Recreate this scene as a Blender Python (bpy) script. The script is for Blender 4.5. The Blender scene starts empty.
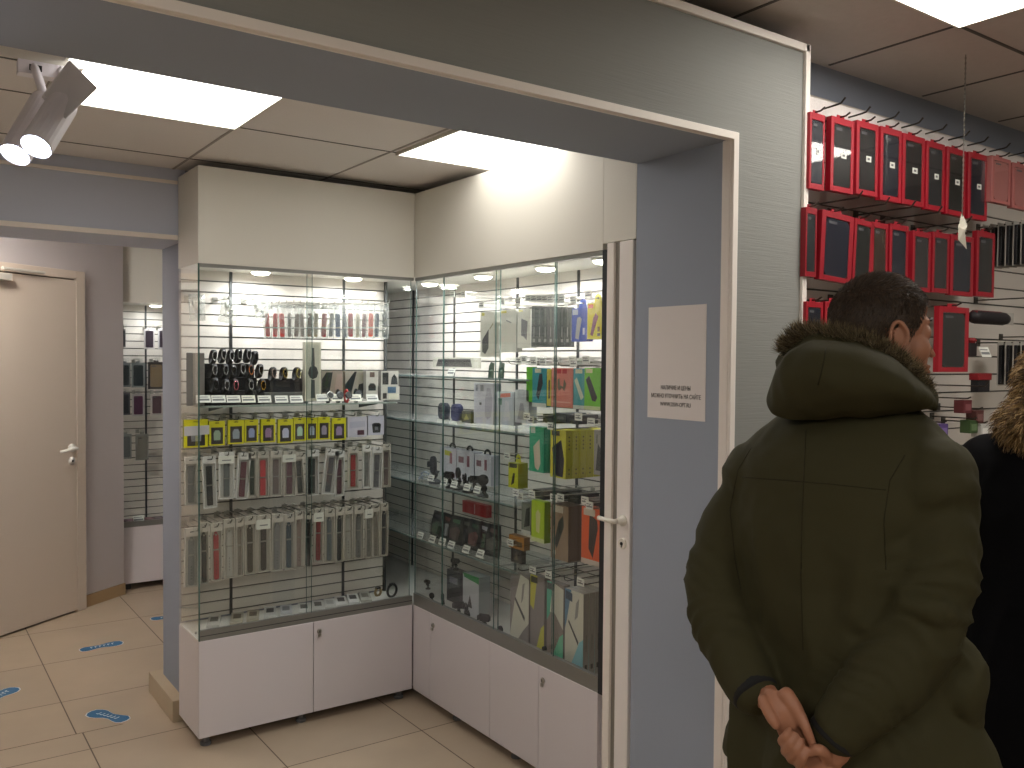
EXPO = 1.0
LAMP, LAMPF, LAMPF2, LAMPR = 2.9, 6.0, 12.5, 30.0
PUCK = 1.6
SPOTW = 26
JK = (56, 53, 33)
import bpy, bmesh, math, random
from mathutils import Vector, Matrix, noise
random.seed(11)
PI = math.pi
sc = bpy.context.scene
C = sc.collection
sc.view_settings.view_transform = 'Standard'
sc.view_settings.look = 'None'
sc.view_settings.gamma = 1
sc.view_settings.exposure = EXPO
sc.view_settings.use_curve_mapping = False

# ------------------------------------------------------------------ camera
FPX, CH = 874.19, 1.5972
_y, _p, _r = math.radians(35.2637), math.radians(-1.5771), math.radians(.484)
CF = Vector((math.sin(_y)*math.cos(_p), math.cos(_y)*math.cos(_p), math.sin(_p)))
_R0 = Vector((math.cos(_y), -math.sin(_y), 0)); _U0 = _R0.cross(CF)
CR = _R0*math.cos(_r)+_U0*math.sin(_r); CU = _U0*math.cos(_r)-_R0*math.sin(_r)
cd = bpy.data.cameras.new('camera'); cam = bpy.data.objects.new('camera', cd); C.objects.link(cam)
cd.sensor_width = 36; cd.lens = FPX/1024*36; cd.clip_start = .05; cd.clip_end = 60
m = Matrix.Identity(4)
for i, v in enumerate((CR, CU, -CF)):
    for j in range(3): m[j][i] = v[j]
m.translation = Vector((0, 0, CH)); cam.matrix_world = m
sc.camera = cam
def ray(a, b): return CF*FPX+CR*(a-512)+CU*(384-b)
def onX(a, b, c): d = ray(a, b); t = c/d.x; return (d.y*t, CH+d.z*t)      # a measured point on a plane of the room: (Y, Z)
def onY(a, b, c): d = ray(a, b); t = c/d.y; return (d.x*t, CH+d.z*t)
def onZ(a, b, c): d = ray(a, b); t = (c-CH)/d.z; return (d.x*t, d.y*t)

# ------------------------------------------------------------------ materials
def srgb(c): return tuple(((x/255)/12.92 if x/255 <= .04045 else ((x/255+.055)/1.055)**2.4) for x in c)
_mc = {}
def M(rgb, rough=.5, metal=0, bump=None, var=0, name=None, coat=0):
    key = (rgb, rough, metal, bump, var, coat)
    if key in _mc: return _mc[key]
    m = bpy.data.materials.new(name or 'surface'); m.use_nodes = True
    nt = m.node_tree; b = nt.nodes['Principled BSDF']
    c = (*srgb(rgb), 1)
    b.inputs['Base Color'].default_value = c; b.inputs['Roughness'].default_value = rough; b.inputs['Metallic'].default_value = metal
    if coat: b.inputs['Coat Weight'].default_value = coat; b.inputs['Coat Roughness'].default_value = .12
    if bump or var:
        tc = nt.nodes.new('ShaderNodeTexCoord'); mp = nt.nodes.new('ShaderNodeMapping')
        sc_, st, kind = bump or ((20, 20, 20), 0, 0)
        mp.inputs['Scale'].default_value = sc_
        nz = nt.nodes.new('ShaderNodeTexNoise'); nz.inputs['Scale'].default_value = 1; nz.inputs['Detail'].default_value = 4
        nt.links.new(tc.outputs['Object'], mp.inputs[0]); nt.links.new(mp.outputs[0], nz.inputs['Vector'])
        if st:
            bp = nt.nodes.new('ShaderNodeBump'); bp.inputs['Strength'].default_value = st; bp.inputs['Distance'].default_value = .004
            nt.links.new(nz.outputs['Fac'], bp.inputs['Height']); nt.links.new(bp.outputs[0], b.inputs['Normal'])
        if var:
            mx = nt.nodes.new('ShaderNodeMixRGB'); mx.inputs[1].default_value = tuple(x*(1-var) for x in c[:3])+(1,)
            mx.inputs[2].default_value = tuple(min(1, x*(1+var)) for x in c[:3])+(1,)
            nt.links.new(nz.outputs['Fac'], mx.inputs[0]); nt.links.new(mx.outputs[0], b.inputs['Base Color'])
    _mc[key] = m; return m
def EM(rgb, s, name='lamp'):
    key = ('e', rgb, s)
    if key in _mc: return _mc[key]
    m = bpy.data.materials.new(name); m.use_nodes = True; nt = m.node_tree; nt.nodes.clear()
    e = nt.nodes.new('ShaderNodeEmission'); o = nt.nodes.new('ShaderNodeOutputMaterial')
    e.inputs[0].default_value = (*rgb, 1); e.inputs[1].default_value = s; nt.links.new(e.outputs[0], o.inputs[0]); _mc[key] = m; return m
def CLEAR(tint=(.96, .98, .97), gloss=.06, rough=.02, milk=0, name='clear'):
    key = ('c', tint, gloss, rough, milk)
    if key in _mc: return _mc[key]
    m = bpy.data.materials.new(name); m.use_nodes = True; nt = m.node_tree; nt.nodes.clear(); N = nt.nodes.new; L = nt.links.new
    t = N('ShaderNodeBsdfTransparent'); t.inputs[0].default_value = (*tint, 1)
    g = N('ShaderNodeBsdfGlossy'); g.inputs['Roughness'].default_value = rough; g.inputs[0].default_value = (1, 1, 1, 1)
    lw = N('ShaderNodeFresnel'); ge = N('ShaderNodeNewGeometry'); mi = N('ShaderNodeMix'); mi.data_type = 'FLOAT'; io = 1.25+gloss
    mi.inputs[2].default_value = io; mi.inputs[3].default_value = 1/io; L(ge.outputs['Backfacing'], mi.inputs[0]); L(mi.outputs[0], lw.inputs['IOR'])
    mx = N('ShaderNodeMixShader'); L(lw.outputs[0], mx.inputs[0]); L(t.outputs[0], mx.inputs[1]); L(g.outputs[0], mx.inputs[2])
    out = N('ShaderNodeOutputMaterial'); last = mx
    if milk:
        d = N('ShaderNodeBsdfDiffuse'); d.inputs[0].default_value = (.85, .87, .86, 1)
        m2 = N('ShaderNodeMixShader'); m2.inputs[0].default_value = milk; L(mx.outputs[0], m2.inputs[1]); L(d.outputs[0], m2.inputs[2]); last = m2
    L(last.outputs[0], out.inputs[0]); _mc[key] = m; return m

WHITE = M((212, 205, 208), .28, name='white_laminate', coat=.3)
WHITE2 = M((220, 217, 207), .5, name='white_panel')
SLAT = M((216, 209, 200), .45, name='slat_white')
GROOVE = M((92, 90, 84), .5, .3, name='groove_aluminium')
CHAN = M((70, 72, 72), .45, .6, name='steel_channel')
ALU = M((140, 140, 136), .38, .6, name='aluminium')
BLACKP = M((20, 20, 22), .45, name='black_plastic')
RUBBER = M((28, 30, 34), .6, name='rubber')
GLASS = CLEAR((.972, .988, .98), .2, .01, name='sheet_glass')
GEDGE = M((74, 100, 94), .2, name='glass_edge')
PLASTIC = CLEAR((.98, .985, .98), .12, .12, .02, name='clear_plastic')
FILM = CLEAR((.97, .97, .97), .1, .03, 0, 'window_film')
BAG = CLEAR((.96, .97, .96), .34, .1, .22, name='crinkled_bag')
STEEL = M((170, 168, 160), .3, .9, name='steel_wire')
DSTEEL = M((88, 84, 78), .35, .8, name='dark_wire')
TAG = M((226, 226, 218), .6, name='tag_paper')
PRINT = M((120, 122, 124), .7, name='tag_print')
WALLP = M((139, 140, 136), .75, bump=((9, 9, 260), .28, 0), var=.05, name='blue_wallpaper')
WALLD = M((154, 162, 176), .75, bump=((60, 60, 60), .1, 0), name='blue_paint')
WALLM = M((196, 201, 216), .75, bump=((60, 60, 60), .1, 0), name='brightened_blue_paint')  # blue wall paint, lightened in colour to stand in for light on the header
TRIM = M((238, 230, 222), .5, name='cream_trim')
DOORM = M((218, 203, 188), .4, name='cream_door')
CEIL = M((228, 222, 218), .9, bump=((160, 160, 160), .35, 0), var=.06, name='ceiling_board')
RAIL = M((160, 154, 148), .8)
SEAM = M((96, 92, 88), .8, name='ceiling_rail')

# ------------------------------------------------------------------ mesh collector
class MB:
    def __init__(s): s.v = []; s.f = []; s.mi = []; s.mats = []
    def m(s, mat):
        if mat not in s.mats: s.mats.append(mat)
        return s.mats.index(mat)
    def add(s, vs, fs, mat):
        o = len(s.v); s.v += [tuple(v) for v in vs]; k = s.m(mat)
        for f in fs: s.f.append([i+o for i in f]); s.mi.append(k)
        return s
    def box(s, x0, x1, y0, y1, z0, z1, mat, rot=None, piv=None):
        vs = [Vector((x, y, z)) for x in (x0, x1) for y in (y0, y1) for z in (z0, z1)]
        if rot is not None:
            p = Vector(piv or ((x0+x1)/2, (y0+y1)/2, (z0+z1)/2)); vs = [rot @ (v-p)+p for v in vs]
        return s.add(vs, [(0, 1, 3, 2), (4, 6, 7, 5), (0, 4, 5, 1), (2, 3, 7, 6), (0, 2, 6, 4), (1, 5, 7, 3)], mat)
    def prism(s, pts, y0, y1, mat, axis='y'):      # outline in x,z extruded along y
        n = len(pts)
        if axis == 'y': vs = [(a, y0, b) for a, b in pts]+[(a, y1, b) for a, b in pts]
        elif axis == 'z': vs = [(a, b, y0) for a, b in pts]+[(a, b, y1) for a, b in pts]
        else: vs = [(y0, a, b) for a, b in pts]+[(y1, a, b) for a, b in pts]
        return s.add(vs, [tuple(range(n))]+[tuple(range(2*n-1, n-1, -1))]+[(i, i+n, (i+1) % n+n, (i+1) % n) for i in range(n)], mat)
    def tube(s, pts, r, mat, n=8, close=False, flat=1, up=(0, 0, 1)):
        pts = [Vector(p) for p in pts]; L = len(pts); rings = []
        rr = r if isinstance(r, (list, tuple)) else [r]*L
        u = Vector(up)
        for i, p in enumerate(pts):
            a = pts[(i-1) % L] if (i or close) else p; b = pts[(i+1) % L] if (i < L-1 or close) else p
            t = (b-a).normalized(); s1 = t.cross(u)
            if s1.length < .01: s1 = t.cross(Vector((1, .2, 0)))
            s1.normalize(); s2 = s1.cross(t).normalized()
            rings.append([p+s1*math.cos(2*PI*k/n)*rr[i]+s2*math.sin(2*PI*k/n)*rr[i]*flat for k in range(n)])
        vs = [v for q in rings for v in q]; fs = []
        for i in range(L if close else L-1):
            j = (i+1) % L
            for k in range(n): fs.append((i*n+k, i*n+(k+1) % n, j*n+(k+1) % n, j*n+k))
        if not close: fs += [tuple(range(n-1, -1, -1)), tuple((L-1)*n+k for k in range(n))]
        return s.add(vs, fs, mat)
    def lathe(s, prof, mat, n=16, at=(0, 0, 0), axis='z', ax=None):   # prof: (radius, height)
        A = ax.normalized() if ax else {'z': Vector((0, 0, 1)), 'y': Vector((0, 1, 0)), 'x': Vector((1, 0, 0))}[axis]
        e1 = A.orthogonal().normalized(); e2 = A.cross(e1); P = Vector(at)
        vs = [P+A*h+(e1*math.cos(2*PI*k/n)+e2*math.sin(2*PI*k/n))*r for r, h in prof for k in range(n)]; fs = []
        for i in range(len(prof)-1):
            for k in range(n): fs.append((i*n+k, i*n+(k+1) % n, (i+1)*n+(k+1) % n, (i+1)*n+k))
        fs += [tuple(range(n-1, -1, -1)), tuple((len(prof)-1)*n+k for k in range(n))]
        return s.add(vs, fs, mat)
    def build(s, name, parent=None, bevel=0, smooth=False, loc=None):
        me = bpy.data.meshes.new(name); me.from_pydata(s.v, [], s.f)
        for k in s.mats: me.materials.append(k)
        me.polygons.foreach_set('material_index', s.mi)
        if smooth: me.polygons.foreach_set('use_smooth', [True]*len(me.polygons))
        me.update(); bm = bmesh.new(); bm.from_mesh(me); bmesh.ops.recalc_face_normals(bm, faces=bm.faces); bm.to_mesh(me); bm.free()
        o = bpy.data.objects.new(name, me); C.objects.link(o)
        if parent: o.parent = parent
        if loc: o.location = loc
        if bevel:
            b = o.modifiers.new('bevel', 'BEVEL'); b.width = bevel; b.segments = 2; b.limit_method = 'ANGLE'
        return o
def thing(name, label, cat, loc=(0, 0, 0), rz=0, group=None, rot=None):
    o = bpy.data.objects.new(name, None); C.objects.link(o); o.location = loc; o.rotation_euler = rot or (0, 0, rz); o.empty_display_size = .05
    return tag(o, label, cat, group)
def tag(o, label, cat, group=None):
    o['label'] = label; o['category'] = cat
    if group: o['group'] = group
    return o
def struct(o): o['kind'] = 'structure'; return o
def dup(root, loc, rz=None, label=None, group=None):
    r = root.copy(); C.objects.link(r); r.location = loc
    if rz is not None: r.rotation_euler = (0, 0, rz)
    if label: r['label'] = label
    if group: r['group'] = group
    for ch in list(root.children):
        c = ch.copy(); C.objects.link(c); c.parent = r
        for g in ch.children:
            d = g.copy(); C.objects.link(d); d.parent = c
    return r
ORD = ['first', 'second', 'third', 'fourth', 'fifth', 'sixth', 'seventh', 'eighth', 'ninth', 'tenth', 'eleventh', 'twelfth', 'thirteenth', 'fourteenth', 'fifteenth', 'sixteenth', 'seventeenth', 'eighteenth', 'nineteenth', 'twentieth']

# ------------------------------------------------------------------ measures of the place
XA, YF, XR = .998, 3.594, 1.982      # left case: left side, front plane; right case: front plane
YB, XB, YE, YD = 3.90, 2.36, 2.272, 4.62
Z0, Z1, ZG, ZT, ZC = .045, .444, 1.975, 2.365, 2.40
YW, YJ, XO, ZS = 1.713, 2.107, 2.321, 2.239
ZM = 2.64
YR = 1.89                           # slat wall behind the shoppers

# ------------------------------------------------------------------ setting
def tile_mat(ox, oy):
    m = bpy.data.materials.new('floor_tiles'); m.use_nodes = True; nt = m.node_tree; N = nt.nodes.new; L = nt.links.new; b = nt.nodes['Principled BSDF']
    tc = N('ShaderNodeTexCoord'); mp = N('ShaderNodeMapping'); mp.inputs['Location'].default_value = (-ox+12, -oy+12, 0)
    br = N('ShaderNodeTexBrick'); br.offset = 0; br.squash = 1
    br.inputs['Scale'].default_value = 1; br.inputs['Brick Width'].default_value = .6; br.inputs['Row Height'].default_value = .6
    br.inputs['Mortar Size'].default_value = .0028; br.inputs['Mortar Smooth'].default_value = .2; br.inputs['Bias'].default_value = 0
    br.inputs['Color1'].default_value = (*srgb((182, 163, 141)), 1); br.inputs['Color2'].default_value = (*srgb((176, 158, 137)), 1); br.inputs['Mortar'].default_value = (*srgb((84, 66, 50)), 1)
    nz = N('ShaderNodeTexNoise'); nz.inputs['Scale'].default_value = 3; nz.inputs['Detail'].default_value = 5
    mx = N('ShaderNodeMixRGB'); mx.blend_type = 'MULTIPLY'; mx.inputs[0].default_value = .25
    L(tc.outputs['Object'], mp.inputs[0]); L(mp.outputs[0], br.inputs['Vector']); L(tc.outputs['Object'], nz.inputs['Vector'])
    L(br.outputs['Color'], mx.inputs[1]); L(nz.outputs['Fac'], mx.inputs[2]); L(mx.outputs[0], b.inputs['Base Color'])
    b.inputs['Roughness'].default_value = .42; b.inputs['Specular IOR Level'].default_value = .35
    return m
f = MB(); YT = 4.04
f.add([(-3, -3, 0), (6, -3, 0), (6, YT, 0), (-3, YT, 0)], [(0, 1, 2, 3)], tile_mat(.640, 3.854))
f.add([(-3, YT, 0), (6, YT, 0), (6, 9, 0), (-3, 9, 0)], [(0, 1, 2, 3)], tile_mat(.6158, 3.854))
struct(f.build('floor'))
tr = MB().box(-3, .80, YT-.0015, YT+.0015, 0, .0006, M((90, 72, 56), .8)); struct(tr.build('trim_1'))

c = MB().box(-3, 6, 1.76, 4.75, ZC, ZC+.05, CEIL)
struct(c.build('ceiling'))
c = MB()
for k in range(-5, 9):
    x = .98+.6*k
    if -2.5 < x < 2.9: c.box(x-.005, x+.005, 2.11, 4.5, ZC-.002, ZC, RAIL)
for y in (2.46, 3.06, 3.66, 4.26): c.box(-3, 3, y-.003, y+.003, ZC-.002, ZC, SEAM)
struct(c.build('trim_2'))
c = MB().box(-3, 6, -3, 2.2, ZM, ZM+.05, M((206, 198, 192), .9, bump=((40, 40, 40), .3, 0), var=.05, name='front_ceiling')); struct(c.build('ceiling_front'))
c = MB()
for x in (1.486, 2.086, 2.686, 3.286, 3.886): c.box(x-.006, x+.006, -3, YR, ZM-.002, ZM, SEAM)
for y in (.235, .835, 1.435): c.box(-3, 6, y-.006, y+.006, ZM-.002, ZM, SEAM)
struct(c.build('trim_3'))

# front wall: header over the opening and the pillar to its right
w = MB(); ZH = 2.578
w.box(-3, XR, YW, YJ, ZS, ZH-.02, WALLP); w.box(XR, XO, YW, YJ, 0, ZH-.02, WALLP)
w = w.build('wall_front'); struct(w)
w.data.materials.append(WALLD)
for p in w.data.polygons:
    if p.normal.z < -.5 or p.normal.x < -.5 or p.normal.y > .5: p.material_index = 1
t = MB(); q = .012
t.prism([(-3, ZS-.002), (XR-.004, ZS-.002), (XR-.004, 0), (XR+.018, 0), (XR+.018, ZS+.02), (-3, ZS+.02)], YW-q, YW, TRIM)
t.box(XR-.006, XR, YW, YW+.03, 0, ZS, TRIM); t.box(-3, XR, YW, YW+.012, ZS-.003, ZS, TRIM)
struct(t.build('trim_4', bevel=.002))
t = MB(); t.box(-3, XO, YW-q, YW+.02, ZH-.024, ZH, TRIM); t.box(XO-.018, XO+.004, YW-q, YW, 0, ZH, TRIM)
struct(t.build('trim_5', bevel=.002))
# side walls that close the front room
OLIVE = M((150, 150, 146), .8)
struct(MB().box(XO, 6, YR+.02, YR+.12, 0, ZM, WALLD).build('wall_back'))
struct(MB().box(4.9, 5.0, -3, YR+.02, 0, ZM, OLIVE).build('wall_right'))
struct(MB().box(-3.1, -3, -3, 9, 0, ZM, OLIVE).build('wall_left'))
struct(MB().box(-3, 5, -3.1, -3, 0, ZM, OLIVE).build('wall_rear'))
# portal to the far room
w = MB(); w.box(-3, 1.03, 3.905, 4.3, 2.10, ZC, WALLM); w.box(1.03, XR-.003, 3.905, 4.3, 0, ZC, M((140, 146, 158), .75))  # header tone raised and pillar tone lowered in place of light and shade
struct(w.build('wall_middle'))
t = MB(); t.box(-3, XA-.001, 3.893, 3.905, 2.098, 2.118, TRIM); t.box(-3, XA-.001, 3.896, 3.905, 2.335, 2.35, TRIM)
struct(t.build('trim_6', bevel=.002))
struct(MB().box(.98, 1.10, 3.93, 4.37, 0, .095, M((176, 158, 132), .45, var=.08, bump=((6, 6, 6), 0, 0))).build('baseboard_middle', bevel=.002))
# alcove behind the right case
w = MB(); w.box(XB+.02, XB+.1, 2.107, 4.72, 0, ZC, WALLD); w.box(XR-.1, XB+.1, 4.64, 4.72, 0, ZC, WALLD); w.box(XR-.1, XR-.003, 4.30, 4.64, 0, ZC, WALLD)
struct(w.build('wall_side'))
# far room
ang = math.radians(36.5)
w = MB(); w.box(-3.5, 0, 0, .1, 0, 2.6, M((200, 192, 192), .8)); w = struct(w.build('wall_far')); w.location = (1.252, 6.275, 0); w.rotation_euler.z = ang
b = MB(); b.box(-.355, 0, -.012, -.001, 0, .075, M((178, 150, 112), .5)); b = struct(b.build('baseboard_far')); b.location = (1.252, 6.275, 0); b.rotation_euler.z = ang
struct(MB().box(1.25, 2.6, 6.9, 7, 0, 2.6, WALLD).build('wall_recess'))
struct(MB().box(2.5, 2.6, 4.72, 7, 0, 2.6, M((200, 200, 196), .8)).build('wall_hall'))
struct(MB().box(-3, 2.6, 4.3, 7.5, 2.6, 2.65, CEIL).build('ceiling_far'))
struct(MB().box(-3, 1.03, 4.3, 4.35, 2.4, 2.6, WALLD).build('trim_7'))
# far door
d = thing('far_door', 'x', 'door'); del d['label']; del d['category']; d.name = 'door_1'; struct(d); d.location = (1.252, 6.275, 0); d.rotation_euler.z = ang
W = .93; xr = -.355
fr = MB(); fr.box(xr-.07, xr, -.03, -.001, .0, 2.125, DOORM); fr.box(xr-W-.07, xr-.07, -.03, -.001, 2.074, 2.125, DOORM); fr.box(xr-W-.14, xr-W-.07, -.03, -.001, 0, 2.125, DOORM)
fr.build('door_frame', d, bevel=.003)
lf = MB(); lf.box(xr-W-.067, xr-.0715, -.0285, -.004, .012, 2.066, DOORM); lf = lf.build('door_leaf', d, bevel=.003)
dk = MB().box(xr-W-.067, xr-.0715, -.012, -.010, 2.066, 2.074, M((120, 104, 88), .7)).build('door_gap', d)
h = MB(); h.lathe([(.026, 0), (.026, .008)], M((225, 222, 215), .3), at=(xr-.115, -.036, 1.03), axis='y'); h.lathe([(.024, 0), (.024, .008)], M((225, 222, 215), .3), at=(xr-.115, -.036, .95), axis='y')
h.tube([(xr-.115, -.034, 1.03), (xr-.115, -.075, 1.03), (xr-.1155, -.08, 1.03), (xr-.24, -.075, 1.02)], .009, M((225, 222, 215), .3))
h.lathe([(.008, -.002), (.006, 0)], CHAN, at=(xr-.115, -.037, .95), axis='y')
h.build('door_handle', d, smooth=True)
h = MB(); h.box(xr-.80, xr-.57, -.07, -.03, 2.02, 2.06, M((205, 200, 190), .4)); h.box(xr-.62, xr-.33, -.06, -.045, 2.08, 2.095, M((205, 200, 190), .4)); h.build('door_closer', d, bevel=.004)

# ceiling panels
PANW = EM((1, .95, .875), LAMP)
def panel(x0, y0, z, label, w=.6, mat=None):
    t = thing('ceiling_light_panel', label, 'ceiling light', (x0+w/2, y0+w/2, z), 0, None)
    fr = MB(); a = w/2
    for s in (-1, 1):
        fr.box(-a, a, s*a-.008*(s > 0), s*a+.008*(s < 0), -.008, .004, WHITE2); fr.box(s*a-.008*(s > 0), s*a+.008*(s < 0), -a, a, -.008, .004, WHITE2)
    fr.build('frame', t)
    MB().box(-a+.008, a-.008, -a+.008, a-.008, -.006, -.002, mat or PANW).build('diffuser', t)
    return t
panel(.38, 2.46, ZC-.004, 'square lit ceiling panel left, partly behind the track spotlight')
panel(1.60, 2.46, ZC-.004, 'square lit ceiling panel over the right-hand display case')
panel(2.086, .835, ZM-.004, 'square lit ceiling panel over the shoppers in the front room', mat=EM((1, .95, .875), LAMPF))
panel(3.286, .235, ZM-.004, 'added ceiling panel out of view at the right, lighting the slatwall', mat=EM((1, .95, .875), LAMPF))  # added outside the view to brighten the slatwall
panel(-1.4, .2, ZM-.004, 'square lit ceiling panel left of the viewer in the front room', mat=EM((1, .95, .875), LAMPF2))
panel(-1.4, -1.6, ZM-.004, 'added unseen ceiling panel behind the viewer to the left', mat=EM((1, .95, .875), LAMPF2))  # extra fill panel, never in view, lifts the front room
panel(1.0, -1.6, ZM-.004, 'added unseen ceiling panel behind the viewer to the right', mat=EM((1, .95, .875), LAMPF2))  # also added behind the camera as fill
panel(-.35, 4.42, 2.596, 'unseen ceiling panel placed to light the far room', mat=EM((1, .95, .875), LAMPR))  # out of sight behind the header, positioned for the far room's brightness
panel(-1.5, 4.42, 2.596, 'second panel added to light the far room, beyond the left edge', mat=EM((1, .95, .875), LAMPR))  # extra source, out of view, added to raise the far room's light
# ------------------------------------------------------------------ display cases
def slatwall(parent, x0, x1, z0, z1, y, step=.0486, name='slat_panel'):     # front face at y, facing -y
    m = MB(); m.box(x0, x1, y+.006, y+.016, z0, z1, GROOVE)
    z = z1
    while z > z0+.005:
        m.box(x0, x1, y, y+.0065, max(z0, z-step+.0065), z, SLAT); z -= step
    return m.build(name, parent)
def channel(parent, x, z0, z1, y):
    m = MB(); m.box(x-.006, x+.006, y-.004, y+.002, z0, z1, CHAN)
    z = z0+.03
    while z < z1-.03: m.box(x-.002, x+.002, y-.0045, y-.0035, z, z+.015, BLACKP); z += .04
    return m.build('slotted_channel', parent)
def lockmesh(x, y, z):
    m = MB(); m.lathe([(.011, 0), (.011, .004), (.008, .006)], STEEL, at=(x, y, z), ax=Vector((0, -1, 0)))
    m.box(x-.0015, x+.0015, y-.0075, y-.0055, z-.005, z+.005, BLACKP); m.box(x-.006, x+.006, y-.010, y-.003, z-.022, z-.010, STEEL); return m

# left case, faces -Y
LC = thing('display_case', 'white glass display case of watch straps, left of the corner', 'display case', (0, 0, 0), 0)
a = MB(); a.box(XA, XR-.002, YF+.018, YB-.005, Z0, Z1-.005, WHITE); a.build('base_cabinet', LC, bevel=.001)
xm = onY(313.5, 660, YF)[0]
for (x0, x1) in ((XA, xm-.0015), (xm+.0015, XR-.003)):
    dd = MB().box(x0, x1, YF, YF+.017, Z0, Z1, WHITE).build('door', LC, bevel=.0015)
    if x0 > 1.2: lockmesh(x0+.025, YF, Z1-.045).build('lock', dd)
for x in (XA+.04, 1.45, XR-.05):
    MB().lathe([(.022, 0), (.022, .012), (.014, .016), (.014, Z0)], M((96, 96, 98), .5), at=(x, YF+.045, 0)).build('foot', LC, smooth=False)
MB().box(XA, XR-.002, YF, YB-.005, ZG, ZT, WHITE2).build('upper_box', LC, bevel=.0015)
slatwall(LC, XA+.01, XR, Z1+.01, ZG, YB-.016)
for px in (231, 344): channel(LC, onY(px, 300, 3.88)[0], Z1+.01, ZG, YB-.017)
MB().box(XR-.012, XR, YB-.030, YB-.004, Z1, ZG, CHAN).build('corner_post', LC)
MB().box(XA, XR, YF+.004, YB-.02, Z1-.005, Z1+.004, M((214, 212, 208), .5)).build('case_floor', LC)
a = MB(); a.box(XA+.004, XR-.004, YF+.002, YF+.02, Z1, Z1+.042, ALU); a.box(XA+.004, XR-.004, YF+.0015, YF+.0025, Z1+.018, Z1+.021, CHAN); a.build('sliding_track', LC)
a = MB(); a.box(XA+.004, XR-.004, YF+.002, YF+.02, ZG-.014, ZG, ALU); a.build('top_track', LC)
def pane(parent, x0, x1, y, z0=Z1+.04, z1=ZG-.01, th=.005, name='glass_pane'):
    g = MB().box(x0, x1, y, y+th, z0, z1, GLASS).build(name, parent)
    e = MB(); e.box(x0-.0006, x0+.0004, y, y+th, z0, z1, GEDGE); e.box(x1-.0004, x1+.0006, y, y+th, z0, z1, GEDGE); e.build('glass_edge', g)
    return g
xg = onY(308, 450, YF)[0]
pane(LC, XA+.006, xg+.02, YF+.004); pane(LC, xg, XR-.012, YF+.013)
g = MB().box(XA+.0005, XA+.0055, YF+.012, YB-.01, Z1, ZG, GLASS).build('side_glass', LC)
MB().box(XA, XA+.005, YF+.002, YF+.006, Z1, ZG, GEDGE).build('glass_edge', g)
MB().lathe([(.006, 0), (.006, .006)], STEEL, at=(XA+.0, YF+.03, Z1+.03), ax=Vector((-1, 0, 0))).build('glass_clip', LC)

# right case, faces -X : local x = -Y world
RC = thing('display_case', 'white glass display case of chargers and power banks, right of corner', 'display case', (XR, YD, 0), -PI/2)
def ly(Y): return YD-Y
x0r, x1r = 0, ly(YE)
dep = XB-XR
MB().box(0, x1r, .018, dep, Z0, Z1-.005, WHITE).build('base_cabinet', RC, bevel=.001)
ds = [ly(YF-.002)]+[ly(onX(px, 640, XR)[0]) for px in (430, 490, 539)]+[x1r]
for i in range(4):
    s_ = 0.0 if i < 2 else 0
    dd = MB().box(ds[i]+.0012, ds[i+1]-.0012, 0, .017, Z0, Z1, WHITE).build('filler_panel' if i == 0 else 'door', RC, bevel=.0015)
    if i in (1, 3): lockmesh(ds[i]+.028, 0, Z1-.05).build('lock', dd)
for x in (.9, 1.35, 1.8, 2.05):
    MB().lathe([(.022, 0), (.022, .012), (.014, .016), (.014, Z0)], M((96, 96, 98), .5), at=(x, .05, 0)).build('foot', RC)
MB().box(0, x1r, 0, dep, ZG, ZT, WHITE2).build('upper_box', RC, bevel=.0015)
slatwall(RC, 0, x1r, Z1+.01, ZG, dep-.016)
for px in (414, 455, 518, 579): channel(RC, ly(onX(px, 300, XB-.016)[0]), Z1+.01, ZG, dep-.018)
MB().box(0, x1r, .004, dep, Z1-.005, Z1+.004, M((214, 212, 208), .5)).build('case_floor', RC)
MB().box(ly(YF), x1r-.004, .002, .02, Z1, Z1+.055, ALU).build('sliding_track', RC)
MB().box(ly(YF), x1r-.004, .002, .02, ZG-.016, ZG, ALU).build('top_track', RC)
gy = [ly(YF-.006)]+[ly(onX(px, 400, XR)[0]) for px in (440, 494, 551)]+[x1r-.012]
for i in range(4): pane(RC, gy[i]-.0, gy[i+1]+(.02 if i < 3 else 0), .004 if i % 2 == 0 else .012, Z1+.05)
MB().box(x1r-.001, x1r+.024, .0, .06, Z1, ZG, RUBBER).build('end_seal', RC)
MB().box(0, .006, .02, dep-.02, Z1, ZG, SLAT).build('far_end_panel', RC)
MB().box(x1r-.004, x1r-.001, .06, dep, Z1, ZG, M((60, 62, 62), .6)).build('end_panel', RC)
# handle knob on the glass
px, pz = onX(546, 648, XR); MB().lathe([(.008, 0), (.008, .012)], CHAN, at=(ly(px), -.002, pz), ax=Vector((0, -1, 0))).build('glass_knob', RC)

# narrow white door leaf between case and pillar
DL = thing('folding_door', 'narrow white door leaf with lever handle between case and pillar', 'door', (XR, YE, 0), -PI/2)
def yd(px): return YE-onX(px, 500, XR)[0]
m_ = MB(); m_.box(.0265, yd(612), -.004, .05, .02, ZG+.02, TRIM); m_.build('door_frame', DL, bevel=.002)
MB().box(yd(612), yd(617), .006, .05, .02, ZG+.02, M((150, 146, 138), .4, .4)).build('hinge_profile', DL)
m_ = MB(); m_.box(yd(617), .151, -.002, .05, .02, ZG+.02, M((240, 234, 230), .4)); m_.build('door_leaf', DL, bevel=.003)
MB().box(.001, .163, .0, .3, ZG+.022, ZT, WHITE2).build('fascia_panel', DL, bevel=.0015)
hz = onX(622, 520, XR)[1]; lz = onX(622, 543, XR)[1]; hx = yd(624)
h = MB(); Wp = M((230, 224, 212), .3)
h.lathe([(.019, 0), (.019, .006), (.010, .008), (.009, .03)], Wp, at=(hx, -.002, hz), ax=Vector((0, -1, 0)))
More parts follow.
